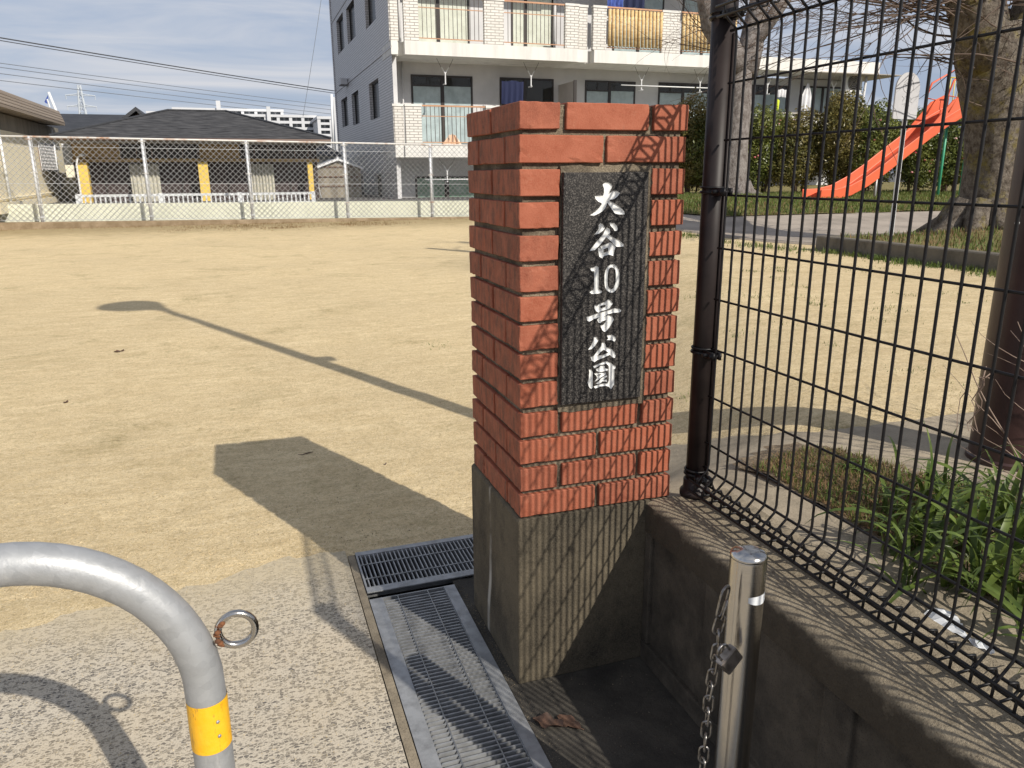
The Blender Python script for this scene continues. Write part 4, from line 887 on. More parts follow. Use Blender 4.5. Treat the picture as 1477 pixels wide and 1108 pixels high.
# ------------------------------------------------------------------ plants in the bed behind the fence
def strap_mesh(L, w_, bend, twist, fold=0.18):
    vs = []; fs = []; n_ = 9; p = Vector((0, 0, 0)); ang = R(82)
    for i in range(n_):
        t_ = i / (n_ - 1); ww = w_ * (0.55 + 0.9 * t_ * (1 - t_) * 2) * (1 - t_ ** 3.2) * 0.9 + 0.0006
        sdx = math.cos(twist * t_); up_ = Vector((-math.sin(ang), 0, math.cos(ang)))
        vs += [(p.x + up_.x * fold * ww, -ww * sdx, p.z + up_.z * fold * ww + ww * math.sin(twist * t_) * .6), (p.x, 0, p.z), (p.x + up_.x * fold * ww, ww * sdx, p.z + up_.z * fold * ww - ww * math.sin(twist * t_) * .6)]
        p = p + Vector((math.cos(ang), 0, math.sin(ang))) * (L / (n_ - 1)); ang -= bend / (n_ - 1) * (0.5 + 1.0 * t_)
    for i in range(n_ - 1): a = 3 * i; fs += [(a, a + 1, a + 4, a + 3), (a + 1, a + 2, a + 5, a + 4)]
    me = bpy.data.meshes.new('leaf'); me.from_pydata(vs, [], fs); me.materials.append(M['strap']); me.polygons.foreach_set('use_smooth', [True] * len(fs)); me.update(); return me
straps = [strap_mesh(rnd.uniform(.26, .44), rnd.uniform(.0075, .012), R(rnd.uniform(80, 175)), rnd.uniform(-1.0, 1.0)) for _ in range(10)]
clumps = [(1425, 850, 22, .85, 'lush strap-leaved plant in the centre of the clump row by the fence'), (1330, 800, 20, .8, 'arching strap-leaved plant in the middle of the bed behind the fence'),
          (1290, 745, 13, .7, 'small strap-leaved plant nearest to the dry weedy corner of the bed'), (1400, 800, 22, .85, 'dense strap-leaved plant in front of the brown pole'),
          (1475, 880, 22, .9, 'strap-leaved plant at the right edge beside the fence'), (1455, 770, 22, .85, 'strap-leaved plant with upright leaves under the brown pole'),
          (1360, 740, 14, .7, 'low strap-leaved plant at the far edge of the bed by the path'), (1515, 960, 20, .9, 'big strap-leaved plant closest to the viewer, cut by the picture edge'),
          (1370, 850, 16, .75, 'strap-leaved plant just above the plastic scrap'), (1285, 805, 14, .75, 'sprawling strap-leaved plant at the left end of the clump row'), (1310, 850, 13, .7, 'little strap-leaved plant close behind the fence, left of the scrap'), (1335, 760, 15, .8, 'strap-leaved plant in the back row of the bed'), (1500, 800, 22, .95, 'strap-leaved plant half cut by the right picture edge')]
for (x, y, n_, sc, lb) in clumps:
    p = gz(x, y, 0.452); t = thing('strap_leaf_plant', (p.x, p.y, 0.448), lb, 'plant', 'strap-leaved plants in the bed')
    for i in range(n_):
        o = link('leaf', straps[rnd.randrange(10)], t, (rnd.gauss(0, .016), rnd.gauss(0, .016), 0)); s_ = sc * rnd.uniform(.6, 1.1); o.scale = (s_, s_, s_)
        o.rotation_euler = (rnd.uniform(-.3, .3), rnd.uniform(-.3, .65), rnd.uniform(0, 6.283))
def blades(name, fn_, n_, m_, h0, h1, w0, label, lean=0.7, seg=2):
    vs = []; fs = []
    for _ in range(n_):
        p = fn_()
        if p is None: continue
        h_ = rnd.uniform(h0, h1); a = rnd.random() * 6.283; l_ = rnd.uniform(0.1, lean) * h_; w_ = w0 * rnd.uniform(.6, 1.3); b = len(vs)
        dxx, dyy = math.cos(a), math.sin(a); 
        vs += [(p.x - dyy * w_, p.y + dxx * w_, p.z), (p.x + dyy * w_, p.y - dxx * w_, p.z), (p.x + dxx * l_ * .4 + dyy * w_ * .8, p.y + dyy * l_ * .4 - dxx * w_ * .8, p.z + h_ * .6), (p.x + dxx * l_ * .4 - dyy * w_ * .8, p.y + dyy * l_ * .4 + dxx * w_ * .8, p.z + h_ * .6), (p.x + dxx * l_, p.y + dyy * l_, p.z + h_)]
        fs += [(b, b + 1, b + 2, b + 3), (b + 3, b + 2, b + 4)]
    mb = MB(); mb.add(vs, fs); return struct(name, mb, m_, kind='stuff', label=label)
def in_bed():
    x = 0.80 + rnd.random() ** 1.5 * 1.3; y = rnd.uniform(-1.3, 0.05)
    if y > bed_far(x): return None
    return Vector((x, y, bed_z(x, y)))
def in_tongue():
    x = rnd.uniform(.80, 1.32); y = rnd.uniform(-.35, .25)
    if y > bed_far(x) + rnd.gauss(0, .02): return None
    return Vector((x, y, bed_z(x, y)))
blades('grass', in_bed, 4500, M['grassblade'], .01, .035, .0016, 'short green weeds in the bed')
blades('dry_grass', in_bed, 12000, M['drygrass'], .004, .018, .0011, 'dry straw in the bed', 2.6)
blades('dry_grass', in_tongue, 12000, M['drygrass'], .003, .014, .0010, 'dry straw at the corner of the bed', 3.0)
blades('grass', in_tongue, 2300, M['grassblade'], .006, .024, .0014, 'green weeds at the corner of the bed')
def leafcloud(cx, cy, cz, rx, ry, rz, n_, size, m_, vs=None, shell=0.55):
    vs = []; fs = []
    for _ in range(n_):
        while True:
            p = Vector((rnd.uniform(-1, 1), rnd.uniform(-1, 1), rnd.uniform(-1, 1)))
            if p.length < 1 and p.length > shell * rnd.random(): break
        k = 1 + 0.22 * noise.noise(p * 2.2 + Vector((cx, cy, cz)))
        c_ = Vector((cx + p.x * rx * k, cy + p.y * ry * k, cz + p.z * rz * k)); nrm = (p + Vector((rnd.gauss(0, .7), rnd.gauss(0, .7), rnd.gauss(.3, .6)))).normalized()
        u = nrm.orthogonal().normalized(); u.rotate(Matrix.Rotation(rnd.random() * 6.28, 3, nrm)); w_ = nrm.cross(u); s_ = size * rnd.uniform(.6, 1.3); b = len(vs)
        vs += [c_ - u * s_, c_ + w_ * s_ * .42 + nrm * s_ * .1, c_ + u * s_, c_ - w_ * s_ * .42 + nrm * s_ * .1]; fs.append((b, b + 1, b + 2, b + 3))
    return vs, fs
mb = MB()
for i in range(46):
    x = rnd.uniform(.9, 1.5); y = rnd.uniform(-.7, .2)
    if y > bed_far(x) - .03 or (x < 1.05 and rnd.random() < .7): continue
    vs, fs = leafcloud(x, y, 0.462, .055, .05, .024, 150, .0070, None); mb.add(vs, fs)
struct('ground_cover', mb, M['weed'], kind='stuff', label='low leafy weeds at the back of the bed')
# bare shrub with pale twigs in front of the lamp post
def bush_twigs(base, n_, h_, spread, r0, seed, name, m_, label, cat, sub=4):
    rr = random.Random(seed); t = thing(name, base, label, cat); st = MB(); tw = MB()
    for i in range(n_):
        a = rr.random() * 6.283; p = Vector(base); d = Vector((math.cos(a) * spread, math.sin(a) * spread, 1)).normalized(); pts = [p.copy()]
        for k in range(9):
            d = (d + Vector((rr.gauss(0, .13), rr.gauss(0, .13), rr.gauss(0, .05)))).normalized(); p = p + d * h_ / 9; pts.append(p.copy())
        st.tube(pts, [r0 * (1 - .085 * k) for k in range(10)], 5)
        for j in range(sub):
            k = rr.randrange(2, 9); q_ = pts[k].copy(); e_ = (d + Vector((rr.gauss(0, .8), rr.gauss(0, .8), rr.gauss(0, .3)))).normalized(); pp = [q_.copy()]
            for m__ in range(5): e_ = (e_ + Vector((rr.gauss(0, .2), rr.gauss(0, .2), rr.gauss(0.04, .1)))).normalized(); q_ = q_ + e_ * h_ * .07; pp.append(q_.copy())
            tw.tube(pp, [r0 * .45 * (1 - .14 * z) for z in range(6)], 4)
    part('stem', st, m_, t, True); part('twig', tw, m_, t, True, kind='stuff'); return t
bush_twigs((1.12, -0.62, .448), 9, .62, .55, .0032, 3, 'bare_shrub', M['paletwig'], 'leafless shrub with pale twigs at the right edge in front of the brown pole', 'shrub', 3)
bush_twigs((2.05, -0.95, .448), 16, 1.15, .5, .0045, 8, 'bare_shrub', M['paletwig'], 'taller twiggy leafless shrub standing right of the strap-leaved plants', 'shrub', 7)
for n_, (pts) in enumerate([[(1425, 600), (1445, 612), (1470, 632), (1500, 650)], [(1418, 562), (1455, 600), (1500, 640)], [(1435, 445), (1452, 500), (1490, 560)], [(1446, 395), (1455, 425), (1480, 455), (1500, 470)], [(1415, 650), (1440, 668), (1480, 690)]]):
    pass
# vine bits hanging on the fence
mb = MB()
for dx_ in (0, .012, -.008):
    pts = [gx(1416 + dx_ * 300, 545, FXc + 0.004)]
    for k in range(1, 8): pts.append(gx(1416 - k * 2.2 + 5 * math.sin(k * 1.9 + dx_ * 90) + dx_ * 400, 545 + k * 11, FXc + .004))
    mb.tube(pts, .0009, 4)
mb.tube([gx(1395, 562, FXc + .004), gx(1385, 575, FXc + .004), gx(1381, 600, FXc + .004), gx(1380, 624, FXc + .004)], .0008, 4)
for k in range(5):
    p = gx(1412 + k * 3, 545, FXc); mb.tube([p, p + Vector((.01, rnd.uniform(-.015, .015), rnd.uniform(-.005, .02)))], .0012, 4)
solo('dead_vine', mb, M['paletwig'], tuple(gx(1416, 545, FXc)), 'wisp of dry vine caught on the fence wires before the brown pole', 'vine')

# ------------------------------------------------------------------ sign by the lawn
sp_ = gz(1292, 325, 0.725); YS = sp_.y
sg = thing('notice_sign', (sp_.x, YS, 0.60), 'grey round-topped notice board on a white post in front of the slide', 'sign')
bx0, bx1 = gy(1289, 150, YS).x, gy(1323, 150, YS).x; bz0 = gy(1305, 172, YS).z; bz1 = gy(1308, 104, YS).z; r_ = (bx1 - bx0) / 2; cxm = (bx0 + bx1) / 2
outl = [(bx0, bz0 + .01), (bx0 + .012, bz0), (bx1 - .012, bz0), (bx1, bz0 + .01)] + [(cxm + r_ * math.cos(a), bz1 - r_ + r_ * math.sin(a)) for a in [i * math.pi / 14 for i in range(15)]]
mb = MB(); mb.prism(outl, 'y', YS - 0.012, YS + 0.006); bd = part('board', mb, M['signwhite'], sg)
pxs = gy(1298, 250, YS).x; mb = MB(); mb.box(pxs - .022, pxs + .022, YS + .0065, YS + .04, 0.55, bz0 + .3); part('post', mb, M['whiteplastic'], sg, bevel=.004)
mb = MB(); yk = YS - .0125
def ink(pts, r_=.0022): mb.tube([(cxm + a * .0105, yk, bz1 - .06 + b * .0105) for a, b in pts], r_, 4)
ink([(-6, -6), (-7, -9), (-5, -13), (-1, -15), (4, -14), (7, -11), (7, -7), (5, -4)]); ink([(-6, -5), (-3, -2), (1, -1), (5, -3), (7, -7)]); ink([(-5, -6), (-3, -8), (-2, -5), (0, -8), (2, -5), (5, -8)]); ink([(-2, -12), (0, -13), (2, -12)]); ink([(-3, -9), (-3, -10)]); ink([(3, -9), (3, -10)])
ink([(-7, -18), (-4, -20), (-6, -23)]); ink([(-2, -18), (0, -21), (2, -18)]); ink([(4, -19), (6, -21), (4, -23), (7, -24)]); ink([(-5, -26), (-2, -25), (-3, -28)]); ink([(1, -26), (4, -27), (2, -29)])
link('drawing', mb.mesh('drawing', M['ink'], wloc(sg)), bd)

# ------------------------------------------------------------------ slide
YL = 11.6
sl_ = thing('slide', (gy(1190, 292, YL).x, YL, 0.74), 'orange-red playground slide with a straight chute seen behind the fence', 'slide')
cl = [gy(x, y, YL) for x, y in ((1183, 288), (1205, 287), (1228, 281), (1252, 268), (1280, 248), (1310, 224), (1340, 201), (1370, 180), (1398, 163))]
cl = [(p.x, p.z) for p in cl]
cs = [(-.30, .20), (-.275, .20), (-.262, .02), (.262, .02), (.275, .20), (.30, .20), (.28, -.015), (-.28, -.015)]
vs = []; fs = []
for i, (x, z) in enumerate(cl):
    a = cl[max(0, i - 1)]; b = cl[min(len(cl) - 1, i + 1)]; t_ = Vector((b[0] - a[0], b[1] - a[1])).normalized(); nx_, nz_ = -t_.y, t_.x
    for u, v in cs: vs.append((x + nx_ * v, YL + .28 + u, z + nz_ * v))
n = len(cs)
for i in range(len(cl) - 1):
    for k in range(n): fs.append((i * n + k, i * n + (k + 1) % n, (i + 1) * n + (k + 1) % n, (i + 1) * n + k))
fs.append(tuple(range(n))[::-1]); fs.append(tuple((len(cl) - 1) * n + k for k in range(n)))
mb = MB(); mb.add(vs, fs); part('chute', mb, M['orange'], sl_, bevel=.012)
ex, ez = cl[-1]
for yy in (YL + .0, YL + .56):
    mb = MB(); mb.tube([(cl[-2][0] - .1, yy, cl[-2][1] + .25), (cl[-2][0] + .12, yy, cl[-2][1] + .55), (gy(1368, 130, YL).x, yy, gy(1368, 138, YL).z), (gy(1376, 118, YL).x, yy, gy(1376, 116, YL).z), (ex + .2, yy, ez + 1.0), (ex + .3, yy, ez)], .022, 8); part('side_rail', mb, M['orange'], sl_, True)
mb = MB()
for s0 in (YL - .012, YL + .57):
    mb = MB(); mb.prism([(cl[-3][0] - .1, cl[-3][1] + .16), (cl[-2][0], cl[-2][1] + .50), (ex, ez + .46), (ex, ez + .1), (cl[-2][0], cl[-2][1] + .02)], 'y', s0, s0 + .02); part('side_guard', mb, M['orange'], sl_)
mb = MB()
for k in range(7):
    xx = ex + .03 + k * .13
    for yy in (YL - .03, YL + .62): mb.tube([(xx, yy, ez + .05), (xx, yy, ez + .78)], .010, 5)
for yy in (YL - .03, YL + .62):
    for zz_ in (.05, .78): mb.tube([(ex, yy, ez + zz_), (ex + .85, yy, ez + zz_)], .016, 6)
part('guard_rail', mb, M['ylwpaint'], sl_, True)
mb = MB(); mb.box(ex, ex + .9, YL - .02, YL + .60, ez - .06, ez); part('platform', mb, M['greenpaint'], sl_, bevel=.01)
for xx in (ex + .06, ex + .84):
    for yy in (YL + .0, YL + .58): mb = MB(); mb.tube([(xx, yy, .7), (xx, yy, ez - .06)], .03, 8); part('leg', mb, M['greenpaint'], sl_, True)
mb = MB(); mb.tube([(ex + .9, YL + .05, ez + .5), (ex + .95, YL + .05, ez), (ex + 2.3, YL + .05, .72)], .025, 8); mb.tube([(ex + .9, YL + .53, ez + .5), (ex + .95, YL + .53, ez), (ex + 2.3, YL + .53, .72)], .025, 8)
for k in range(8): t_ = (k + .5) / 8; xx = ex + .95 + 1.35 * t_; zz_ = ez + (.72 - ez) * t_; mb.box(xx - .07, xx + .07, YL + .05, YL + .53, zz_ - .015, zz_ + .015)
part('ladder', mb, M['greenpaint'], sl_)
mb = MB(); mb.tube([(cl[1][0] + .3, YL + .28, .65), (cl[1][0] + .3, YL + .28, cl[1][1] + .0)], .03, 8); mb.tube([(cl[4][0], YL + .28, .65), (cl[4][0], YL + .28, cl[4][1] - .02)], .03, 8); part('support', mb, M['galv'], sl_, True)

# ------------------------------------------------------------------ trees
def branch_path(rr, p, d, L, n_, wob, up_=0.0, sag=0.0):
    pts = [p.copy()]
    for k in range(n_):
        d = (d + Vector((rr.gauss(0, wob), rr.gauss(0, wob), rr.gauss(0, wob) + up_ - sag * k / n_))).normalized(); p = p + d * L / n_; pts.append(p.copy())
    return pts, d
def tree(name, base, trunkpts, rads, limbs, nwhip, whipL, seed, mbark, label, cat, lowclump=None, tr_sides=20):
    rr = random.Random(seed); t = thing(name, base, label, cat); mb = MB(); mb.tube(trunkpts, rads, tr_sides)
    mb.v = [(v[0] + .5 * rads[0] * .3 * noise.noise(Vector((v[0] * 3.2, v[1] * 3.2, v[2] * 1.6))), v[1] + .12 * rads[0] * noise.noise(Vector((v[0] * 5, v[1] * 5, v[2] * 2 + 9))), v[2]) for v in mb.v]
    if lowclump:
        for a in range(9):
            an = a * .7 + .2; L = rads[0] * rr.uniform(1.3, 2.2); b = Vector(base); mb.tube([b + Vector((math.cos(an) * rads[0] * .5, math.sin(an) * rads[0] * .5, .30)), b + Vector((math.cos(an) * rads[0] * .95, math.sin(an) * rads[0] * .95, .08)), b + Vector((math.cos(an) * L, math.sin(an) * L, -.06))], [rads[0] * .42, rads[0] * .28, .03], 8)
    part('trunk', mb, mbark, t, True)
    tips = []; 
    for (p0, path, rs) in limbs:
        mb = MB(); pts = [Vector(q) for q in path]; mb.tube(pts, rs, 12); lo = part('limb', mb, mbark, t, True)
        for i in range(len(pts) - 1):
            for u in (0.2, .5, .8): tips.append((pts[i].lerp(pts[i + 1], u), (pts[i + 1] - pts[i]).normalized(), rs[i]))
    tw = MB(); 
    for i in range(nwhip):
        q_, d, r_ = tips[rr.randrange(len(tips))]
        d2 = (d * .35 + Vector((rr.gauss(0, .8), rr.gauss(0, .8), rr.gauss(.25, .5)))).normalized()
        pts, de = branch_path(rr, q_, d2, whipL * rr.uniform(.5, 1.2), 8, .13, .03, .05); tw.tube(pts, [.014 * (1 - .1 * k) for k in range(9)], 4, caps=False)
        for j in range(5):
            k = rr.randrange(2, 8); e_ = (pts[k] - pts[k - 1]).normalized(); e_ = (e_ + Vector((rr.gauss(0, .6), rr.gauss(0, .6), rr.gauss(0, .5)))).normalized()
            pp, _ = branch_path(rr, pts[k], e_, whipL * rr.uniform(.2, .5), 5, .16); tw.tube(pp, [.006 * (1 - .15 * z) for z in range(6)], 3, caps=False)
    part('twigs', tw, M['twig'], t, True, kind='stuff'); return t, rr
YT = 5.2
def T(x, y, dy=0.0, Y=YT): q_ = gy(x, y, Y); return Vector((q_.x, q_.y + dy, q_.z))
tb = gy(1412, 322, YT)
trunk = [Vector((7.68, YT, .45)), Vector((7.66, YT, .72)), Vector((7.68, YT, 1.0)), Vector((7.68, YT, 1.4)), Vector((7.60, YT, 1.85)), Vector((7.48, YT, 2.2)), Vector((7.36, YT, 2.52)), Vector((7.30, YT, 2.85))]
limbs = [
 (0, [(7.30, YT, 2.5), (6.98, YT - .1, 2.85), (6.68, YT - .12, 3.25), (6.35, YT - .15, 3.75), (6.1, YT - .2, 4.6), (5.9, YT - .2, 5.8)], [.30, .25, .20, .17, .13, .08]),
 (0, [(7.25, YT, 2.6), (7.22, YT + .1, 3.1), (7.1, YT + .2, 3.8), (7.0, YT + .3, 5.0), (7.1, YT + .3, 6.3)], [.28, .23, .19, .14, .08]),
 (0, [(7.45, YT, 2.3), (7.72, YT - .1, 2.75), (7.85, YT - .1, 3.3), (8.1, YT, 4.2), (8.5, YT, 5.6), (8.8, YT, 6.8)], [.28, .24, .21, .17, .12, .07]),
 (0, [(7.7, YT, 2.9), (8.5, YT + .3, 3.5), (9.4, YT + .5, 4.6), (10.0, YT + .5, 5.9)], [.16, .13, .10, .06])]
big, rr = tree('zelkova_tree', (7.60, YT, .62), trunk, [.42, .34, .30, .295, .30, .325, .35, .28], limbs, 80, 1.7, 11, M['bark'], 'big leafless tree with a thick lichen-spotted trunk right of the slide', 'tree', True)
# dense arching shoots that sweep left from the pruned knuckle of the big tree
tw = MB()
for i in range(62):
    p = Vector((rr.gauss(6.85, .28), YT + rr.gauss(-.1, .22), rr.gauss(3.0, .16))); a = rr.uniform(-.5, .5)
    d = Vector((-1, a, rr.uniform(-.25, .55))).normalized(); L = rr.uniform(1.2, 3.6)
    pts, de = branch_path(rr, p, d, L, 10, .07, .015, .05); tw.tube(pts, [.0095 * (1 - .085 * k) for k in range(11)], 4, caps=False)
    for j in range(5):
        k = rr.randrange(2, 10); e_ = ((pts[k] - pts[k - 1]).normalized() + Vector((rr.gauss(0, .35), rr.gauss(0, .35), rr.gauss(-.1, .45)))).normalized()
        pp, _ = branch_path(rr, pts[k], e_, L * rr.uniform(.15, .4), 6, .12); tw.tube(pp, [.0042 * (1 - .13 * z) for z in range(7)], 3, caps=False)
for i in range(60):   # short shoots on the trunk itself
    z_ = rr.uniform(1.9, 3.0); a = rr.uniform(math.pi * .9, math.pi * 2.0); xc = 7.62 if z_ < 1.9 else 7.62 - (z_ - 1.9) * .42; p = Vector((xc + .37 * math.cos(a), YT + .37 * math.sin(a), z_))
    d = Vector((math.cos(a), math.sin(a), rr.uniform(-.4, .8))).normalized(); pts, de = branch_path(rr, p, d, rr.uniform(.15, .6), 6, .3, 0, .1); tw.tube(pts, [.006 * (1 - .12 * k) for k in range(7)], 3, caps=False)
part('twigs', tw, M['twig'], big, True, kind='stuff')
Y2 = 15.8
t2 = [Vector((11.52, Y2, .6)), Vector((11.50, Y2, 1.0)), Vector((11.48, Y2, 2.0)), Vector((11.48, Y2, 3.0)), Vector((11.46, Y2, 3.7)), Vector((11.42, Y2, 4.1))]
l2 = [(0, [(11.40, Y2, 3.8), (11.05, Y2, 4.3), (10.6, Y2, 4.75), (10.35, Y2, 5.5), (10.1, Y2, 7.0)], [.36, .30, .26, .22, .14]),
      (0, [(11.60, Y2, 3.7), (11.82, Y2 + .1, 4.4), (12.0, Y2 + .2, 5.2), (12.3, Y2, 7.0)], [.34, .30, .25, .14]), (0, [(11.8, Y2, 4.4), (12.6, Y2, 5.4), (13.6, Y2, 6.6)], [.2, .15, .08])]
tree('zelkova_tree', (11.60, Y2, .72), t2, [.42, .34, .31, .30, .33, .30], l2, 60, 2.4, 5, M['bark2'], 'slimmer grey forked tree seen just right of the black fence post', 'tree', True)

# ------------------------------------------------------------------ hedge of camellia bushes
HB = [(1000, 290, 137, 9, 1, 'dark bush filling the gap between the pillar and the black fence post'), (1100, 290, 154, 9, 0, 'camellia bush right of the slim grey tree, below the hanging towel'), (1155, 291, 157, 8, 1, 'reddish-leaved bush in the middle of the hedge'),
      (1212, 290, 127, 8, 1, 'tallest hedge bush with reddish tips left of the sign'), (1262, 290, 149, 8, 0, 'green hedge bush just behind the notice sign'), (1322, 290, 154, 8, 0, 'dark bush behind the middle of the slide'), (1372, 292, 161, 8, 0, 'dark bush with pink flowers under the top of the slide'),
      (1432, 292, 147, 8, 0, 'dark bush hidden behind the big tree trunk'), (1478, 292, 119, 8, 0, 'dark bush right of the big trunk at the picture edge'), (1040, 290, 159, 8, 0, 'low dark bush behind the slim grey tree')]
for i, (x, yb_, yt_, nn, kd, lb) in enumerate(HB):
    b = gt(x, 285); YB = b.y + 1.5; zt = gy(x, yt_, YB).z; zb = .74; h_ = zt - zb; X = gy(x, (yb_ + yt_) / 2, YB).x; rx = 0.046 * (YB + 1.7)
    t = thing('camellia_bush', (X, YB, zb), lb, 'bush', 'bushes along the lawn')
    allv = []; allf = []
    for k in range(7):
        ox, oy, oz = rnd.uniform(-.6, .6) * rx, rnd.uniform(-.35, .35), rnd.uniform(.28, .80)
        vs, fs = leafcloud(X + ox, YB + oy, zb + h_ * oz, rx * rnd.uniform(.55, .85), rx * .6, h_ * rnd.uniform(.18, .28), 1900, .04, None); n0 = len(allv); allv += vs; allf += [tuple(q_ + n0 for q_ in f) for f in fs]
    vs, fs = leafcloud(X, YB, zb + h_ * .55, rx * 1.0, rx * .65, h_ * .47, 8000, .045, None, shell=.8); n0 = len(allv); allv += vs; allf += [tuple(q_ + n0 for q_ in f) for f in fs]
    mb = MB(); mb.add(allv, allf); part('foliage', mb, M['hedge2'] if kd else M['hedge'], t)
    mb = MB()
    for k in range(6):
        a = rnd.random() * 6.28; mb.tube([(X + .12 * math.cos(a), YB + .12 * math.sin(a), zb - .1), (X + .25 * math.cos(a), YB + .2 * math.sin(a), zb + h_ * .35), (X + .5 * math.cos(a), YB + .3 * math.sin(a), zb + h_ * .7)], [.03, .022, .01], 5)
    part('stem', mb, M['twig'], t, True)
    if not kd:
        mb = MB()
        for k in range(14):
            a = rnd.uniform(0, 6.28); q_ = Vector((X + rx * .8 * rnd.uniform(-1, 1), YB - rx * .62, zb + h_ * rnd.uniform(.2, .9))); mb.lathe(q_, [(.005, -.02), (.03, -.01), (.034, .01), (.01, .025)], 6)
        part('flower', mb, M['flower'], t, kind='stuff')
# lawn grass, tufts along the kerbs
def on_lawn():
    x = rnd.uniform(5.6, 18); y = lawn_edge(x) + 7.5 * rnd.random() ** 1.4; return Vector((x, y, terr(x, y) + .045))
blades('grass', on_lawn, 30000, M['grassblade'], .03, .10, .007, 'short lawn grass')
blades('dry_grass', on_lawn, 12000, M['drygrass'], .02, .07, .007, 'dry grass in the lawn')
def on_rb():
    x = 5.8 + 6 * rnd.random() ** 1.2; y = rnd.uniform(-1, 5.5); return Vector((x, y, 0.600 + 0.09 * ss((x - 5.8) / 1.5) * ss((5.5 - y) / 0.8)))
blades('dry_grass', on_rb, 9000, M['drygrass'], .02, .07, .005, 'dry grass on the raised bed')
blades('grass', on_rb, 9000, M['grassblade'], .02, .08, .005, 'grass on the raised bed')
def tufts(cs, s_, n_):
    def f():
        c_ = cs[rnd.randrange(len(cs))]; x = c_[0] + rnd.gauss(0, s_ * c_[2]); y = c_[1] + rnd.gauss(0, s_ * c_[2] * 1.4); return Vector((x, y, terr(x, y) + .004))
    return f
ks = [(5.58, y, .5) for y in frange(-1, 5.6, .35)] + [(5.45, 5.75, 1.4), (5.35, 6.3, 1.2), (5.2, 6.9, .9), (5.15, 7.6, .8), (5.5, 4.2, 1.1), (5.45, 3.2, .8)]
blades('grass', tufts(ks, .11, 0), 4200, M['grassblade'], .015, .07, .004, 'grass tufts along the foot of the kerb wall')
sg_ = [(rnd.uniform(.8, 5), rnd.uniform(.6, 4.5), rnd.uniform(.3, 1.2)) for _ in range(60)]
blades('grass', tufts(sg_, .07, 0), 2600, M['grassblade'], .006, .025, .0018, 'sparse weeds in the sand on the right')
sg2 = [(rnd.uniform(-2.2, 3.5), rnd.uniform(19.5, 21.8), rnd.uniform(.5, 2.4)) for _ in range(30)] + [(rnd.uniform(-7, 6), 21.75, 1.5) for _ in range(30)]
blades('dry_grass', tufts(sg2, .2, 0), 5000, M['drygrass'], .01, .05, .005, 'dry grass at the foot of the far fence')

# ------------------------------------------------------------------ far chain-link fence on its kerb
YF = 21.88
cf = thing('chain_link_fence', (0, YF, 0), 'tall grey chain-link fence with round posts along the far side of the sand', 'fence')
def kerb_top(x): return 0.185 - 0.011 * (x + 6)
mb = MB(); vs = []; fs = []
kx = frange(-16, 8.6, .4)
for x in kx:
    w_ = .02 * noise.noise(Vector((x * 1.7, 0, 0))); vs += [(x, YF - .12 + w_, -.05), (x, YF - .11 + w_, kerb_top(x) - .02), (x, YF - .09, kerb_top(x)), (x, YF + .12, kerb_top(x)), (x, YF + .12, -.05)]
for i in range(len(kx) - 1):
    for k in range(4): fs.append((i * 5 + k, i * 5 + 5 + k, i * 5 + 6 + k, i * 5 + 1 + k))
mb.add(vs, fs); part('kerb', mb, M['mossykerb'], cf)
def ftop(x): return 2.32 - .0125 * (x + 5.5)
for i, x in enumerate([-13.4, -10.8, -8.15] + [gy(p_, 260, YF).x for p_ in (51.5, 211.5, 359.5, 498.5, 621.5)] + [7.6]):
    a = part('post', MB().tube([(x, YF, kerb_top(x) - .01), (x, YF, ftop(x) + .015)], .037, 12), M['galvfence'], cf, True)
    for z in (kerb_top(x) + .12, kerb_top(x) + .45, kerb_top(x) + 1.25, ftop(x) - .06):
        mb = MB(); mb.lathe((x, YF, z), [(.041, -.012), (.044, -.008), (.044, .012), (.041, .014)], 12); mb.box(x - .085, x + .085, YF - .04, YF - .025, z - .008, z + .008); link('bracket', mb.mesh('bracket', M['rustyrail'] if z > .5 else M['galvfence'], wloc(cf)), a)
    st = MB(); st.tube([(x + .055, YF + .0, kerb_top(x)), (x + .055, YF, ftop(x) - .03)], .009, 6); link('stretcher_bar', st.mesh('bar', M['galvfence'], wloc(cf)), a)
part('top_rail', MB().tube([(-16, YF, ftop(-16)), (8.6, YF, ftop(8.6))], .026, 10), M['rustyrail'], cf, True)
for dz in (.05, .98, 1.9):
    part('tension_wire', MB().tube([(-16, YF - .03, kerb_top(-16) + dz), (8.6, YF - .03, kerb_top(8.6) + dz)], .005, 5), M['galvfence'], cf, True)
mb = MB(); cell = .152; H_ = 2.1
n_ = int(26 / cell)
for i in range(n_ + 16):
    for sgn in (1, -1):
        x0_ = -17 + i * cell; 
        pts = []
        a = (x0_, kerb_top(x0_) + .03); 
        L = H_ / 1.0
        x1_ = x0_ + sgn * L
        # clip to fence length
        tA, tB = 0.0, 1.0
        for (lim, s__) in ((-16, 1), (8.6, -1)):
            f0, f1 = (x0_ - lim) * s__, (x1_ - lim) * s__
            if f0 < 0 and f1 < 0: tA = 2
            elif f0 < 0: tA = max(tA, f0 / (f0 - f1))
            elif f1 < 0: tB = min(tB, f0 / (f0 - f1))
        if tA >= tB: continue
        z0_ = kerb_top(x0_) + .03; z1_ = ftop(x1_) - .01
        p = Vector((x0_ + (x1_ - x0_) * tA, YF - .032 + .006 * sgn, z0_ + (z1_ - z0_) * tA)); q = Vector((x0_ + (x1_ - x0_) * tB, YF - .032 + .006 * sgn, z0_ + (z1_ - z0_) * tB))
        mb.tube([p, q], .0055, 4, caps=False)
part('wire_mesh', mb, M['meshwire'], cf, kind='stuff')

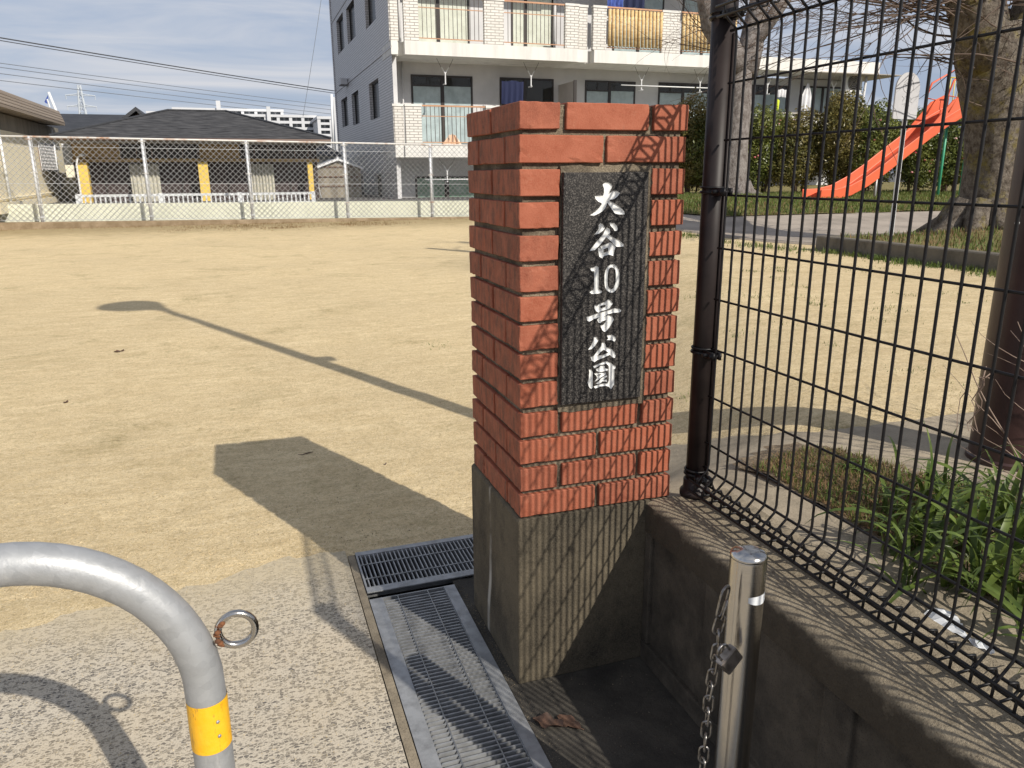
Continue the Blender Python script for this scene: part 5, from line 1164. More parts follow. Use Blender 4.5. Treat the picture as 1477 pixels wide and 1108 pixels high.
# ------------------------------------------------------------------ nursery yard wall and white railing
mb = MB(); mb.box(-30, 9.5, 22.68, 60, -.2, .50); struct('school_yard', mb, M['asphalt'])
YG = 22.5
mb = MB(); 
vs = []; xx_ = [-20, -12] + frange(-7, 9.4, .5)
mb.prism([(-20, -.1), (9.4, -.1), (9.4, .50), (-20, .735)], 'y', YG, YG + .17)
solo('yard_wall', mb, M['greenwall'], (0, YG, 0), 'low pale green wall with dark drips behind the far chain-link fence', 'wall')
YR = 23.4
wr = thing('white_railing', (-2, YR, .5), 'low white picket railing in front of the nursery school', 'railing')
xr0, xr1 = gy(112, 285, YR).x, gy(452, 284, YR).x
z_b = .50; z_t = gy(280, 279, YR).z
mb = MB(); mb.box(xr0, xr1, YR - .03, YR + .03, z_t - .07, z_t); part('top_rail', mb, M['whitefence'], wr)
mb = MB(); mb.box(xr0, xr1, YR - .02, YR + .02, z_b + .02, z_b + .06); part('bottom_rail', mb, M['whitefence'], wr)
pk = MB().box(-.02, .02, -.015, .015, 0, z_t - .07 - z_b - .06 - .001).mesh('picket', M['whitefence']); x = xr0 + .06
while x < xr1: link('picket', pk, wr, (x + 2, 0, .0605)); x += .128
for p_ in (113, 232, 346, 452):
    x = gy(p_, 286, YR).x; mb = MB(); mb.box(x - .06, x + .06, YR - .06, YR - .031, z_b, z_t + .02); part('post', mb, M['whitefence'], wr)

# ------------------------------------------------------------------ nursery school with hip roof
YE, YW = 26.4, 27.6      # eave and wall planes
sc_ = thing('nursery_school', (-2, YW, .5), 'single-storey nursery school with dark hip roof and yellow columns', 'building')
zE = gy(330, 199, YE).z; eL, eR = gy(70, 197, YE).x, gy(477, 203, YE).x; zR = gy(290, 161, 31.5).z
rl, rr_ = gy(243, 163, 31.5).x, gy(326, 163, 31.5).x
zER = gy(470, 204, YE).z; zEL = gy(80, 194, YE).z
V = [(eL, YE, zE), (eR, YE, zE), (eR, YE + 10.2, zE), (eL, YE + 10.2, zE), (rl, 31.5, zR), (rr_, 31.5, zR)]
roof = part('roof', (lambda m_: (m_.add(V + [(v[0], v[1], v[2] - .07) for v in V[:4]], [(0, 1, 5, 4), (1, 2, 5), (2, 3, 4, 5), (3, 0, 4), (0, 6, 7, 1), (1, 7, 8, 2), (2, 8, 9, 3), (3, 9, 6, 0), (6, 9, 8, 7)]), m_)[1])(MB()), M['shingle'], sc_)
# shingle courses: thin lapped edges on the slope towards the park
mb = MB(); nC = 20
for k in range(1, nC):
    t_ = k / nC; y = YE + (31.5 - YE) * t_; z = zE + (zR - zE) * t_; a = eL + (rl - eL) * t_; b = eR + (rr_ - eR) * t_; mb.add([(a, y, z + .022), (b, y, z + .022), (b, y + .26, z + .27 * (zR - zE) / (31.5 - YE) + .004), (a, y + .26, z + .27 * (zR - zE) / (31.5 - YE) + .004), (a, y, z + .002), (b, y, z + .002)], [(0, 1, 2, 3), (4, 5, 1, 0)])
link('shingles', mb.mesh('shingles', M['shingle'], wloc(sc_)), roof)['kind'] = 'stuff'
mb = MB(); mb.tube([(eL, YE, zE + .02), (rl, 31.5, zR + .03), (rr_, 31.5, zR + .03), (eR, YE, zE + .02)], .05, 6); link('ridge_cap', mb.mesh('ridge', M['blackroof'], wloc(sc_)), roof)
mb = MB(); mb.tube([(eL, YE - .05, zE - .07), (eR, YE - .05, zE - .07)], .045, 8); link('gutter', mb.mesh('gutter', M['bronze'], wloc(sc_)), roof)
def P1(x0, y0, x1, y1, Y, m_, name, th=.08, parent=None, out=0.0):
    a, b, c, d = prect(x0, y0, x1, y1, Y); mb = MB(); mb.box(a, b, Y - out, Y + th, max(c, .45), d); return part(name, mb, m_, parent or sc_)
wl_ = gy(104, 250, YW).x; wr2 = gy(460, 250, YW).x
mb = MB(); mb.box(wl_, wr2, YW + .45, YW + 8, .45, zE - .05); part('wall', mb, M['shutter'], sc_)
mb = MB(); mb.box(eL + .1, eR - .1, YE + .05, YW + 9, zE - .16, zE - .075); part('soffit', mb, M['soffit'], sc_)
for (x0, x1) in ((104, 172), (287, 345)): P1(x0, 206, x1, 228, YW, M['ochre'], 'wall_panel', .3)
for (x0, x1) in ((172, 287), (345, 446)):
    w_ = P1(x0, 211, x1, 228, YW + .1, M['frame'], 'transom_window', .05)
    a, b, c, d = prect(x0 + 2, 212, x1 - 2, 226, YW + .09); nn = max(3, int((b - a) / .45)); mb = MB()
    for k in range(nn + 1): xx = a + (b - a) * k / nn; mb.box(xx - .02, xx + .02, YW + .05, YW + .095, c, d)
    link('mullion', mb.mesh('mullion', M['bronze'], wloc(sc_)), w_)['kind'] = 'stuff'
P1(104, 229, 460, 233.5, YW - .1, M['ochre'], 'beam', .45)
P1(104, 203, 460, 208, YW - .02, M['bronze'], 'beam', .2)
for (x0, x1, x2, x3) in ((112, 126, 118, 132), (286, 300, 290, 304), (444, 451, 447, 454)):
    YC = YW - .35; a, b = gy(x0, 234, YC).x, gy(x1, 234, YC).x; mb = MB(); mb.box((a + gy(x2, 292, YC).x) / 2, (b + gy(x3, 292, YC).x) / 2, YC, YC + .3, .5, gy(300, 234, YC).z); part('column', mb, M['yellowcol'], sc_)
mb = MB()
for (x0, x1, nm) in ((189, 231, 0), (363, 396, 1)):
    a, b = gy(x0, 262, YW + .1).x, gy(x1, 262, YW + .1).x; zt = gy(220, 237, YW).z; vs = []; fs = []; n_ = 40
    for i in range(n_ + 1): xx = a + (b - a) * i / n_; yy = YW + .12 + .05 * math.sin(i * 1.15); vs += [(xx, yy, .5), (xx, yy, zt)]
    for i in range(n_): fs.append((2 * i, 2 * i + 2, 2 * i + 3, 2 * i + 1))
    mb = MB(); mb.add(vs, fs); part('curtain', mb, M['schoolcurtain'], sc_, True)
for x0 in (150, 330, 420, 262):
    a = gy(x0, 262, YW).x; mb = MB(); mb.box(a - .02, a + .02, YW + .38, YW + .445, .5, gy(220, 236, YW).z); part('shutter_post', mb, M['frame'], sc_)
mb = MB(); xl_ = gy(124, 250, YW - .6).x
mb.tube([(gy(118, 290, YW - .6).x, YW - .6, .5), (gy(110, 235, YW - .6).x, YW - .6, gy(110, 238, YW).z), (gy(112, 226, YW - .6).x, YW - .6, gy(110, 227, YW).z), (gy(118, 224, YW - .6).x, YW - .6, gy(110, 225, YW).z)], .03, 8)
mb.lathe((gy(118, 224, YW - .6).x, YW - .6, gy(110, 226, YW).z), [(.03, 0), (.1, .0), (.08, .06), (.02, .08)], 8); solo('yard_lamp', mb, M['whiteplastic'], (xl_, YW - .6, .5), 'thin bent white yard lamp left of the first yellow column', 'lamp')
# beige building on the left
XB = -6.5
bb = thing('beige_building', (XB - 3, 28, .5), 'beige rendered building with a brown metal roof edge at the left border', 'building')
zr0 = gx(0, 158, XB).z; 
mb = MB(); mb.box(XB - 9, XB, 20.9, 31.6, .4, gx(40, 195, XB).z); part('wall', mb, M['beige'], bb)
zw = gx(40, 195, XB).z; mb = MB(); mb.box(XB - 9, XB - .03, 20.95, 31.5, zw + .001, 3.02); part('upper_wall', mb, M['greywall'], bb)  # grey band under the roof: eave shade put into the wall colour
XR_ = XB + .45; ya, yb2 = 20.5, gx(92, 168, XR_).y
zt1, zb1 = gx(50, 150, XR_).z, gx(50, 168, XR_).z
mb = MB(); mb.prism([(XB - 9.5, 3.05), (XR_, 3.05), (XR_, 3.16), (XR_ - .12, 3.52), (XB - 9.5, 3.52)], 'y', ya, yb2); part('roof', mb, M['fascia'], bb)
for zz_ in (3.14, 3.23, 3.32, 3.41):
    t_ = (zz_ - 3.16) / .36; xx = XR_ - .12 * max(0, t_) ; mb = MB(); mb.box(xx - .02, xx + .008, ya, yb2, zz_, zz_ + .016); part('roof_rib', mb, M['fascia'], bb)
yv = gx(66, 232, XB).y
a = gx(56, 225, XB).y; b = gx(79, 225, XB).y; zz0, zz1 = gx(68, 246, XB).z, gx(66, 208, XB).z
lat = MB()
lat.box(XB + .001, XB + .03, a, b, zz0, zz1); lv = part('lattice_panel', lat, simple('lattice_back', (0.16, 0.08, 0.06), None, rough=.9), bb)
lat = MB()
for k in range(9): zq = zz0 + (zz1 - zz0) * k / 8; lat.box(XB + .031, XB + .05, a, b, zq - .02, zq + .02)
for k in range(12): yq = a + (b - a) * k / 11; lat.box(XB + .031, XB + .05, yq - .03, yq + .03, zz0, zz1)
link('lattice', lat.mesh('lattice', M['whitefence'], wloc(bb)), lv)['kind'] = 'stuff'
for (x_, y0_, y1_) in ((8, 205, 290), (82, 212, 262)):
    yy = gx(x_, (y0_ + y1_) / 2, XB + .06).y; mb = MB(); mb.tube([(XB + .06, yy, .55), (XB + .06, yy, 3.0)], .035, 8); part('downpipe', mb, M['whitefence'], bb, True)
mb = MB(); mb.tube([(XB + .06, 21.2, .75), (XB + .06, 31.4, .85)], .03, 6); mb.box(XB + .001, XB + .12, 20.9, 31.6, .4, .68); part('plinth', mb, M['beige'], bb)
mb = MB(); p = gy(88, 205, 29); mb.box(p.x, p.x + .5, 29, 29.1, gy(95, 238, 29).z, gy(95, 203, 29).z); solo('white_shutter', mb, M['whitefence'], (p.x, 29, 1), 'tilted white awning panel between the beige building and the nursery', 'awning')
mb = MB(); mb.box(gy(86, 270, 31).x, gy(106, 270, 31).x + .2, 31, 31.3, .4, gy(95, 256, 31).z); solo('link_wall', mb, M['beige'], (-7, 31, .4), 'short cream wall piece between the beige building and the nursery', 'wall')
# dark tiled houses behind
h1 = thing('tiled_house', (-7.5, 41, .5), 'house with a long dark tiled roof behind the beige building', 'house')
mb = MB(); a = gy(60, 165, 42).x; b = gy(196, 165, 42).x; zt = gy(140, 165, 42).z; zb = gy(140, 205, 38).z
mb.add([(a, 38, zb), (b, 38, zb), (b, 42, zt), (a, 42, zt), (b, 46, zb), (a, 46, zb)], [(0, 1, 2, 3), (3, 2, 4, 5), (0, 3, 5), (1, 4, 2), (0, 5, 4, 1)]); part('roof', mb, M['blackroof'], h1)
mb = MB(); mb.box(a + .6, b - .6, 38.6, 45.4, .4, zb - .001); part('wall', mb, M['beige'], h1)
h2 = thing('gabled_house', (-4.7, 37, .5), 'small house with a brown gable and dark tiled roof behind the nursery roof', 'house')
g0, g1, gm = gy(160, 182, 36).x, gy(225, 182, 36).x, gy(197, 158, 36).x; zt = gy(197, 157, 36).z; zb = gy(190, 186, 36).z
mb = MB(); mb.prism([(g0 + .3, zb), (g1 - .3, zb), (gm, zt - .15)], 'y', 36.2, 44); part('gable', mb, simple('brown_gable', (0.16, 0.09, 0.06), None), h2)
mb = MB(); mb.prism([(g0, zb - .1), (gm, zt - .1), (g1, zb - .1), (g1, zb + .05), (gm, zt + .06), (g0, zb + .05)], 'y', 35.7, 44.2); part('roof', mb, M['blackroof'], h2)
mb = MB(); mb.box(g0 + .6, g1 - .6, 36.6, 43.6, .4, zb - .11); part('wall', mb, M['greywall'], h2)
h3 = thing('grey_outbuilding', (gy(475, 260, 30).x, 30, .4), 'small grey block-walled outbuilding with pale gable edge left of the apartment', 'outbuilding')
Y3 = 29; a, b, m__ = gy(456, 245, Y3).x, gy(520, 245, Y3).x, gy(487, 233, Y3).x; zt = gy(487, 232, Y3).z; zb = gy(457, 244, Y3).z
mb = MB(); mb.prism([(a, .4), (b, .4), (b, zb), (m__, zt), (a, zb)], 'y', Y3, Y3 + 3); part('wall', mb, M['greywall'], h3)
mb = MB(); mb.prism([(a - .1, zb - .02), (m__, zt + .01), (b + .1, zb - .02), (b + .1, zb + .05), (m__, zt + .09), (a - .1, zb + .05)], 'y', Y3 - .12, Y3 + 3.1); part('roof', mb, M['whitefence'], h3)
for zq in (.9, 1.25, 1.6):
    mb = MB(); mb.box(a + .05, b - .05, Y3 - .03, Y3 - .001, zq, zq + .04); part('course', mb, M['bronze'], h3)
mb = MB(); mb.tube([(a - .1, Y3 - .12, zb), (a - .02, Y3 - .14, zb - .3), (gy(463, 292, Y3).x, Y3 - .14, .5)], .025, 6); part('downpipe', mb, M['whitefence'], h3, True)
h4 = thing('roofed_house', (gy(478, 222, 34).x, 34, .4), 'dark-roofed house peeping out between nursery and apartment', 'house')
mb = MB(); a, b = gy(440, 222, 33).x, gy(486, 222, 33).x; mb.box(a, b, 33.4, 38, .4, gy(470, 222, 33).z); part('wall', mb, M['render'], h4)
mb = MB(); zq = gy(470, 222, 33).z; mb.add([(a - .5, 33, zq), (b + .4, 33, zq - .12), (b + .4, 38, zq), (a - .5, 38, zq), (a, 35.5, zq + 1.1), (b - .6, 35.5, zq + .7)], [(0, 1, 5, 4), (1, 2, 5), (2, 3, 4, 5), (3, 0, 4), (0, 3, 2, 1)]); part('roof', mb, M['blackroof'], h4)

# ------------------------------------------------------------------ distant white apartment slabs
def slab_block(x0, y0, x1, y1, Y, floors, bays, label, name='apartment_slab', stair=None):
    a, b, c, d = prect(x0, y0, x1, y1, Y); c = -1.0; dz = (gy((x0 + x1) / 2, y0, Y).z - gy((x0 + x1) / 2, y1, Y).z) / floors
    t = thing(name, ((a + b) / 2, Y, 0), label, 'apartment block', 'far white apartment blocks')
    mb = MB(); mb.box(a, b, Y + 1.2, Y + 12, c, d); part('wall', mb, M['farwhite'], t)
    mb = MB(); mb.box(a - .3, b + .3, Y - .1, Y + 12.2, d + .001, d + .4); part('roof_edge', mb, M['farwhite'], t)
    for f in range(floors + 2):
        zt_ = d - f * dz; mb = MB(); mb.box(a, b, Y, Y + 1.19, zt_ - dz, zt_ - dz * .58); part('balcony', mb, M['farwhite'], t)
        if zt_ - dz < 3: break
    wme = MB().box(0, (b - a) / bays * .70, -.1, .05, 0, dz * .52).mesh('window', M['farwin'])
    for f in range(floors + 1):
        for k in range(bays):
            if stair and k in stair: continue
            o = link('window', wme, t, (a + (b - a) * (k + .17) / bays - (a + b) / 2, 1.19, d - f * dz - dz * .56))
    for k in range(bays + 1):
        if k % 2 == 0: mb = MB(); xx = a + (b - a) * k / bays; mb.box(xx - .25, xx + .25, Y - .02, Y + 1.19, c, d - .01); part('fin', mb, M['farwhite'], t)
    if stair:
        for k in stair: mb = MB(); mb.box(a + (b - a) * k / bays + .2, a + (b - a) * (k + 1) / bays - .2, Y - .6, Y - .03, c, d + 1.6); part('stair_tower', mb, M['farwhite'], t)
    return t
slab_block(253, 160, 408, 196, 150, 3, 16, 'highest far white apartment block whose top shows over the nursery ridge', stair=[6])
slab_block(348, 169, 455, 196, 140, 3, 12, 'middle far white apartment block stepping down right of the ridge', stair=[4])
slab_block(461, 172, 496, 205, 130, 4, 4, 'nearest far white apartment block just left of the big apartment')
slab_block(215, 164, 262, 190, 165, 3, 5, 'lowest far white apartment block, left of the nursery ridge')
for i, (x, yt) in enumerate(((255, 157), (275, 157), (300, 157), (330, 159), (372, 166), (400, 163), (430, 168))):
    pass
# ------------------------------------------------------------------ pylon, flag, wires, mast
YP = 420
py = thing('pylon', (gy(119, 160, YP).x, YP, 0), 'pale lattice power pylon far behind the dark tiled roof', 'pylon')
x0 = gy(112, 160, YP).x; x1 = gy(126, 160, YP).x; zt = gy(114, 123, YP).z; xm = (x0 + x1) / 2; h_ = zt + 6
mb = MB()
def leg_at(t_, sx, sy): w_ = (1 - t_) * 6.2 + 1.0; return Vector((xm + sx * w_ * .5, YP + sy * w_ * .5, -6 + h_ * t_))
cs4 = [(-1, -1), (1, -1), (1, 1), (-1, 1)]
for s1 in cs4: mb.tube([leg_at(0, *s1), leg_at(1, *s1)], .32, 4)
for k in range(16):
    t0_, t1_ = k / 16, (k + 1) / 16
    for i in range(4): mb.tube([leg_at(t0_, *cs4[i]), leg_at(t1_, *cs4[(i + 1) % 4])], .16, 3); mb.tube([leg_at(t1_, *cs4[i]), leg_at(t1_, *cs4[(i + 1) % 4])], .13, 3)
part('tower', mb, M['pylon'], py)
for tt in (.70, .80, .90):
    c_ = Vector((xm, YP, -6 + h_ * tt)); mb = MB(); mb.tube([c_ + Vector((-6.2, 0, .3)), c_ + Vector((0, 0, 1.2)), c_ + Vector((6.2, 0, .3))], .2, 4); mb.tube([c_ + Vector((-6.2, 0, .3)), c_ + Vector((6.2, 0, .3))], .16, 4)
    for sx in (-6, 6): mb.tube([c_ + Vector((sx, 0, .3)), c_ + Vector((sx, 0, -1.4))], .16, 4)
    part('crossarm', mb, M['pylon'], py)
def catenary(name, pA, pB, sag, r_, label, group=None, n_=24):
    pts = [pA.lerp(pB, k / n_) - Vector((0, 0, sag * 4 * (k / n_) * (1 - k / n_))) for k in range(n_ + 1)]; mb = MB(); mb.tube(pts, r_, 5); return solo(name, mb, M['wire'], tuple(pA), label, 'wire', group, True)
def wire_px(a, b, YA, YB, r_, label, group=None, ext=(.35, .1), sagk=.004):
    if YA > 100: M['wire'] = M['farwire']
    pA = gy(a[0], a[1], YA); pB = gy(b[0], b[1], YB); d = pB - pA; A = pA - d * ext[0]; B = pB + d * ext[1]; return catenary('power_line', A, B, d.length * sagk, r_, label, group)
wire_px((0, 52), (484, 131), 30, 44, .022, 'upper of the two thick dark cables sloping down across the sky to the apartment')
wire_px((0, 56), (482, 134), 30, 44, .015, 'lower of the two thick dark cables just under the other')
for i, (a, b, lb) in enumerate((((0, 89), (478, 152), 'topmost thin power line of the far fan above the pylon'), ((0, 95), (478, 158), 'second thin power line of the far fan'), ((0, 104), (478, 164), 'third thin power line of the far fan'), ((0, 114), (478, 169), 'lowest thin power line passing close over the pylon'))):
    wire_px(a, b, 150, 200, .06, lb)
A = gy(466, -20, 60); B = gy(437, 168, 60); catenary('guy_wire', A, B, .15, .018, 'single steep thin wire dropping left of the apartment')
fp = thing('flag_pole', tuple(gy(84, 158, 60)), 'leaning white flag pole with a small furled dark flag', 'flag pole')
p0, p1 = gy(85, 170, 60), gy(70, 133, 60); mb = MB(); mb.tube([p0 - Vector((0, 0, 3)) + (p0 - p1) * .6, p0, p1], .085, 8); part('pole', mb, M['whiteplastic'], fp, True)
mb = MB(); p = gy(69, 137, 60); q = gy(64, 147, 60); s_ = gy(70, 150, 60); r2_ = gy(66, 149, 60); mb.add([p, q, r2_, s_, p + Vector((0, .05, 0)), q + Vector((0, .1, 0)), r2_ + Vector((0, .1, 0)), s_ + Vector((0, .05, 0))], [(0, 1, 2, 3), (7, 6, 5, 4), (0, 4, 5, 1), (1, 5, 6, 2), (2, 6, 7, 3), (3, 7, 4, 0)]); part('flag', mb, M['blue'], fp)
mb = MB(); mb.tube([gy(72, 155, 60), gy(68, 143, 60)], .05, 6); part('brace', mb, M['whiteplastic'], fp)
ms = thing('white_mast', tuple(gy(480, 205, 60)), 'white post and tank tower standing against the apartment edge', 'mast')
mb = MB(); mb.tube([gy(481, 215, 60), gy(478, 136, 60)], .09, 8); part('post', mb, M['whiteplastic'], ms, True)
mb = MB(); p = gy(487, 140, 60); q = gy(488, 215, 60); mb.box(p.x - .35, p.x + 1.2, 60, 61, q.z - 3, p.z); part('tower', mb, M['farwhite'], ms)
# laundry pole of far right neighbours: green play bars behind the big tree
gb = thing('climbing_frame', (13.2, 7.5, .68), 'green climbing frame bars peeping out right of the big tree trunk', 'climbing frame')
YQ = 8.5
for (a, b) in (((1462, 128), (1490, 190)), ((1462, 205), (1492, 245)), ((1466, 168), (1492, 176))):
    part('bar', MB().tube([gy(a[0], a[1], YQ), gy(b[0], b[1], YQ)], .028, 8), M['greenpaint'], gb, True)
part('bar', MB().tube([gy(1470, 130, YQ), gy(1466, 300, YQ)], .028, 8), M['greenpaint'], gb, True)
part('bar', MB().tube([gy(1490, 130, YQ), gy(1490, 300, YQ)], .028, 8), M['greenpaint'], gb, True)

# ------------------------------------------------------------------ the big apartment building
YA = 26.0; YB_ = 27.7; XA = gy(565, 78, YA).x
ap = thing('apartment_building', (XA + 8, YA + 6, 0), 'white tiled apartment building with balconies filling the background behind the pillar', 'apartment building')
zS3b, zS3t = gy(565, 78, YA).z, gy(565, 58, YA).z       # slab of the upper balconies
zS2b, zS2t = gy(575, 227, YA).z, gy(575, 210, YA).z     # slab of the lower balconies
FH = zS3b - zS2b; XE = gy(1268, 98, YA).x; XU = gy(1062, 60, YA).x; YBK = 41.6
# body
mb = MB(); mb.box(XA + .26, XE - .3, YB_, YBK, -.2, zS3b - .05); part('wall', mb, M['render'], ap)
mb = MB(); mb.box(XA + .26, XU, YB_, YBK, zS3b - .049, zS3t + 2 * FH); part('upper_wall', mb, M['render'], ap)
# side wall with recessed windows
sideW = [(497, 505, 22, 52, 0)]
def side_open():
    L = []
    for (px0, px1, py0, py1) in ((486, 496, 22, 76), (500, 512, 3, 60), (526, 541, -28, 37), (493, 502, 141, 183), (508, 518, 132, 180), (533, 547, 116, 172), (500, 507, 250, 292), (516, 525, 250, 292), (541, 551, 252, 292)):
        ya_ = gx(px1, (py0 + py1) / 2, XA).y; yb_ = gx(px0, (py0 + py1) / 2, XA).y; z0_ = gx((px0 + px1) / 2, py1, XA).z; z1_ = gx((px0 + px1) / 2, py0, XA).z; L.append((min(ya_, yb_), max(ya_, yb_), max(z0_, -.1), z1_))
    return L
SO = side_open()
ycut = sorted({YA + .0, YBK} | {v for o in SO for v in o[:2]}); zcut = sorted({-.2, zS3t + 2 * FH} | {v for o in SO for v in o[2:]})
mb = MB(); th = .18
for j in range(len(ycut) - 1):
    zrun = None
    for k in range(len(zcut) - 1):
        yc, zc = (ycut[j] + ycut[j + 1]) / 2, (zcut[k] + zcut[k + 1]) / 2
        if any(o[0] < yc < o[1] and o[2] < zc < o[3] for o in SO): continue
        mb.add([(XA, ycut[j], zcut[k]), (XA, ycut[j], zcut[k + 1]), (XA, ycut[j + 1], zcut[k + 1]), (XA, ycut[j + 1], zcut[k])], [(0, 1, 2, 3)])
for o in SO:
    y0_, y1_, z0_, z1_ = o; mb.add([(XA, y0_, z0_), (XA, y1_, z0_), (XA, y1_, z1_), (XA, y0_, z1_), (XA + th, y0_, z0_), (XA + th, y1_, z0_), (XA + th, y1_, z1_), (XA + th, y0_, z1_)], [(0, 1, 5, 4), (1, 2, 6, 5), (2, 3, 7, 6), (3, 0, 4, 7)])
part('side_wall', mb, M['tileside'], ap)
for o in SO:
    y0_, y1_, z0_, z1_ = o; m2 = MB(); m2.box(XA + th - .05, XA + th, y0_, y1_, z0_, z0_ + .05); m2.box(XA + th - .05, XA + th, y0_, y1_, z1_ - .05, z1_); m2.box(XA + th - .05, XA + th, y0_, y0_ + .05, z0_ + .05, z1_ - .05); m2.box(XA + th - .05, XA + th, y1_ - .05, y1_, z0_ + .05, z1_ - .05)
    w_ = part('window', m2, M['frame'], ap); m2 = MB(); m2.box(XA + th - .02, XA + th - .01, y0_ + .05, y1_ - .05, z0_ + .05, z1_ - .05); link('pane', m2.mesh('pane', M['darkglass'], wloc(ap)), w_)
    m2 = MB(); m2.box(XA + th + .001, XA + th + .02, y0_ - .02, y1_ + .02, z0_ - .02, z1_ + .02); link('room', m2.mesh('room', M['room'], wloc(ap)), w_)
mb = MB()
for f in range(-1, 3): z = zS3b + f * FH + .2; mb.box(XA - .025, XA - .001, YA, YBK, z, z + .07)
part('string_course', mb, M['tileside'], ap)
mb = MB(); p = gx(500, 120, XA); mb.box(XA - .35, XA - .03, p.y - .6, p.y + .3, p.z - .12, p.z + .16); part('vent_hood', mb, M['render'], ap, bevel=.02)
mb = MB(); mb.box(XA - .04, XA + .3, YBK, YBK + .3, -.1, zS3t + 2 * FH); part('back_pilaster', mb, M['tileside'], ap)
# front pilaster of plain render beside the tiled edge
mb = MB(); mb.box(XA + .001, gy(577, 150, YA).x, YA + .35, YB_ - .001, -.2, zS3b - .02); part('wing_wall', mb, M['render'], ap)
def slab(zb_, zt_, xe, segs, nm='balcony_slab'):
    for (a, b, dy) in segs: mb = MB(); mb.box(a, b - .004, YA - dy, YB_ - .001, zb_, zt_); part(nm, mb, M['slab'], ap)
gX = lambda x, y=66, Y=YA: gy(x, y, Y).x
S3 = [(XA - .012, gX(574), .0), (gX(574), gX(583), -.30), (gX(583), gX(833), .08), (gX(833), gX(848), .0), (gX(848), gX(856), -.3), (gX(856), gX(1075), .08)]
slab(zS3b, zS3t, XE, S3)
slab(zS3b + FH, zS3t + FH, XE, S3)
slab(zS3b + .02, zS3t + .06, XE, [(gX(1075), XE, .05)], 'roof_edge')
mb = MB(); mb.box(gX(1180, 80), XE + 1.0, YA - .3, YB_ + .3, zS3b - .02 + .0, zS3b + .012); part('roof_lip', mb, M['soffit'], ap)
slab(zS2b, zS2t, XE, [(XA - .012, gX(584, 218), .0), (gX(584, 218), XE - .6, .08)])
# tiled piers
def pier(px0, px1, ztop, zbot, dy, dep=.16, m_='tile', nm='pier'):
    y_ = 30; a, b = gX(px0, y_), gX(px1, y_); mb = MB(); mb.box(a, b, YA - dy + .03, YA - dy + .03 + dep, zbot + .001, ztop); part(nm, mb, M[m_], ap); mb = MB(); mb.box(a - .02, b + .02, YA - dy + .01, YA - dy + .05 + dep, ztop + .001, ztop + .08); part('coping', mb, M['slab'], ap)
for f in (0, 1):
    zt_ = gy(700, 8, YA).z + f * FH if False else gy(880, 13, YA).z + f * FH
    for (a, b, dy) in ((561, 574, 0), (582, 603, .08), (698, 726, .08), (815, 834, .08), (834, 848, 0), (855, 874, .08), (955, 980, .08)):
        pier(a, b, zt_ if not (a < 610 and f == 0) else zS3b + FH - .01, zS3t + f * FH, dy)
def rail(a, b, zb_, zt_, dy, bars, mt='copperrail', mb_='darkrail'):
    t = MB(); t.box(a, b, YA - dy + .05, YA - dy + .12, zt_ - .05, zt_); t.box(a, b, YA - dy + .07, YA - dy + .10, zb_ + .10, zb_ + .13); t.box(a, b, YA - dy + .07, YA - dy + .10, zb_ + (zt_ - zb_) * .72, zb_ + (zt_ - zb_) * .72 + .025); rr0 = part('railing', t, M[mt], ap)
    t = MB(); n_ = int((b - a) / .145)
    for k in range(1, n_): xx = a + (b - a) * k / n_; t.box(xx - .009, xx + .009, YA - dy + .078, YA - dy + .092, zb_ + .13, zt_ - .05)
    link('bars', t.mesh('bars', M[mb_], wloc(ap)), rr0)['kind'] = 'stuff'; return rr0
for f in (0, 1):
    zt_ = gy(770, 3, YA).z + f * FH
    rail(gX(604), gX(697), zS3t + f * FH, zt_, .08, 1); rail(gX(727), gX(814), zS3t + f * FH, zt_, .08, 1)
    # bamboo screened railings
    for (a, b) in ((875, 954), (981, 1060)):
        zt2_ = gy(915, 12, YA).z + f * FH; rr0 = rail(gX(a), gX(b), zS3t + f * FH, zt2_, .08, 1)
        n_ = 15; 
        for k in range(n_):
            xx = gX(a) + (gX(b) - gX(a)) * (k + .5) / n_; w_ = (gX(b) - gX(a)) / n_ * .40; sm = MB(); sm.tube([(0, 0, 0), (0, 0, (zt2_ - zS3t - f * FH) - .25)], w_, 8)
            o = link('bamboo_pole', sm.mesh('pole', M['bamboo'], (0, 0, 0), True), rr0, Vector((xx, YA - .08 + .045 - w_ * .3, zS3t + f * FH + .16)) - wloc(ap))
# lower balcony parapets
zt2 = gy(590, 150, YA).z
for (a, b, dy) in ((568, 583, 0), (585, 608, .08), (701, 724, .08)):
    yy = 180; aa, bbx = gX(a, yy), gX(b, yy); mb = MB(); mb.box(aa, bbx, YA - dy + .03, YA - dy + .19, zS2t + .001, zt2 - .08); part('pier', mb, M['tile'], ap); mb = MB(); mb.box(aa - .02, bbx + .02, YA - dy + .01, YA - dy + .21, zt2 - .079, zt2); part('coping', mb, M['slab'], ap)
rail(gX(609, 180), gX(700, 180), zS2t, zt2 - .02, .08, 1); rail(gX(725, 180), gX(840, 180), zS2t, zt2 - .02, .08, 1)
rail(gX(862, 180), gX(1240, 180), zS2t, zt2 - .25, .08, 1, 'greycloth', 'greycloth') if False else None
mb = MB(); mb.box(gX(845, 180), gX(858, 180), YA, YA + .16, zS2t + .001, zt2 - .1); part('pier', mb, M['tile'], ap)
rail(gX(859, 180), XE - .7, zS2t, gy(1040, 160, YA).z, .08, 1, 'soffit', 'darkrail')
mb = MB(); mb.box(gX(1060, 180), XE - .7, YA + .0, YA + .02, zS2t + .15, gy(1040, 160, YA).z - .12); part('balcony_panel', mb, M['slab'], ap)
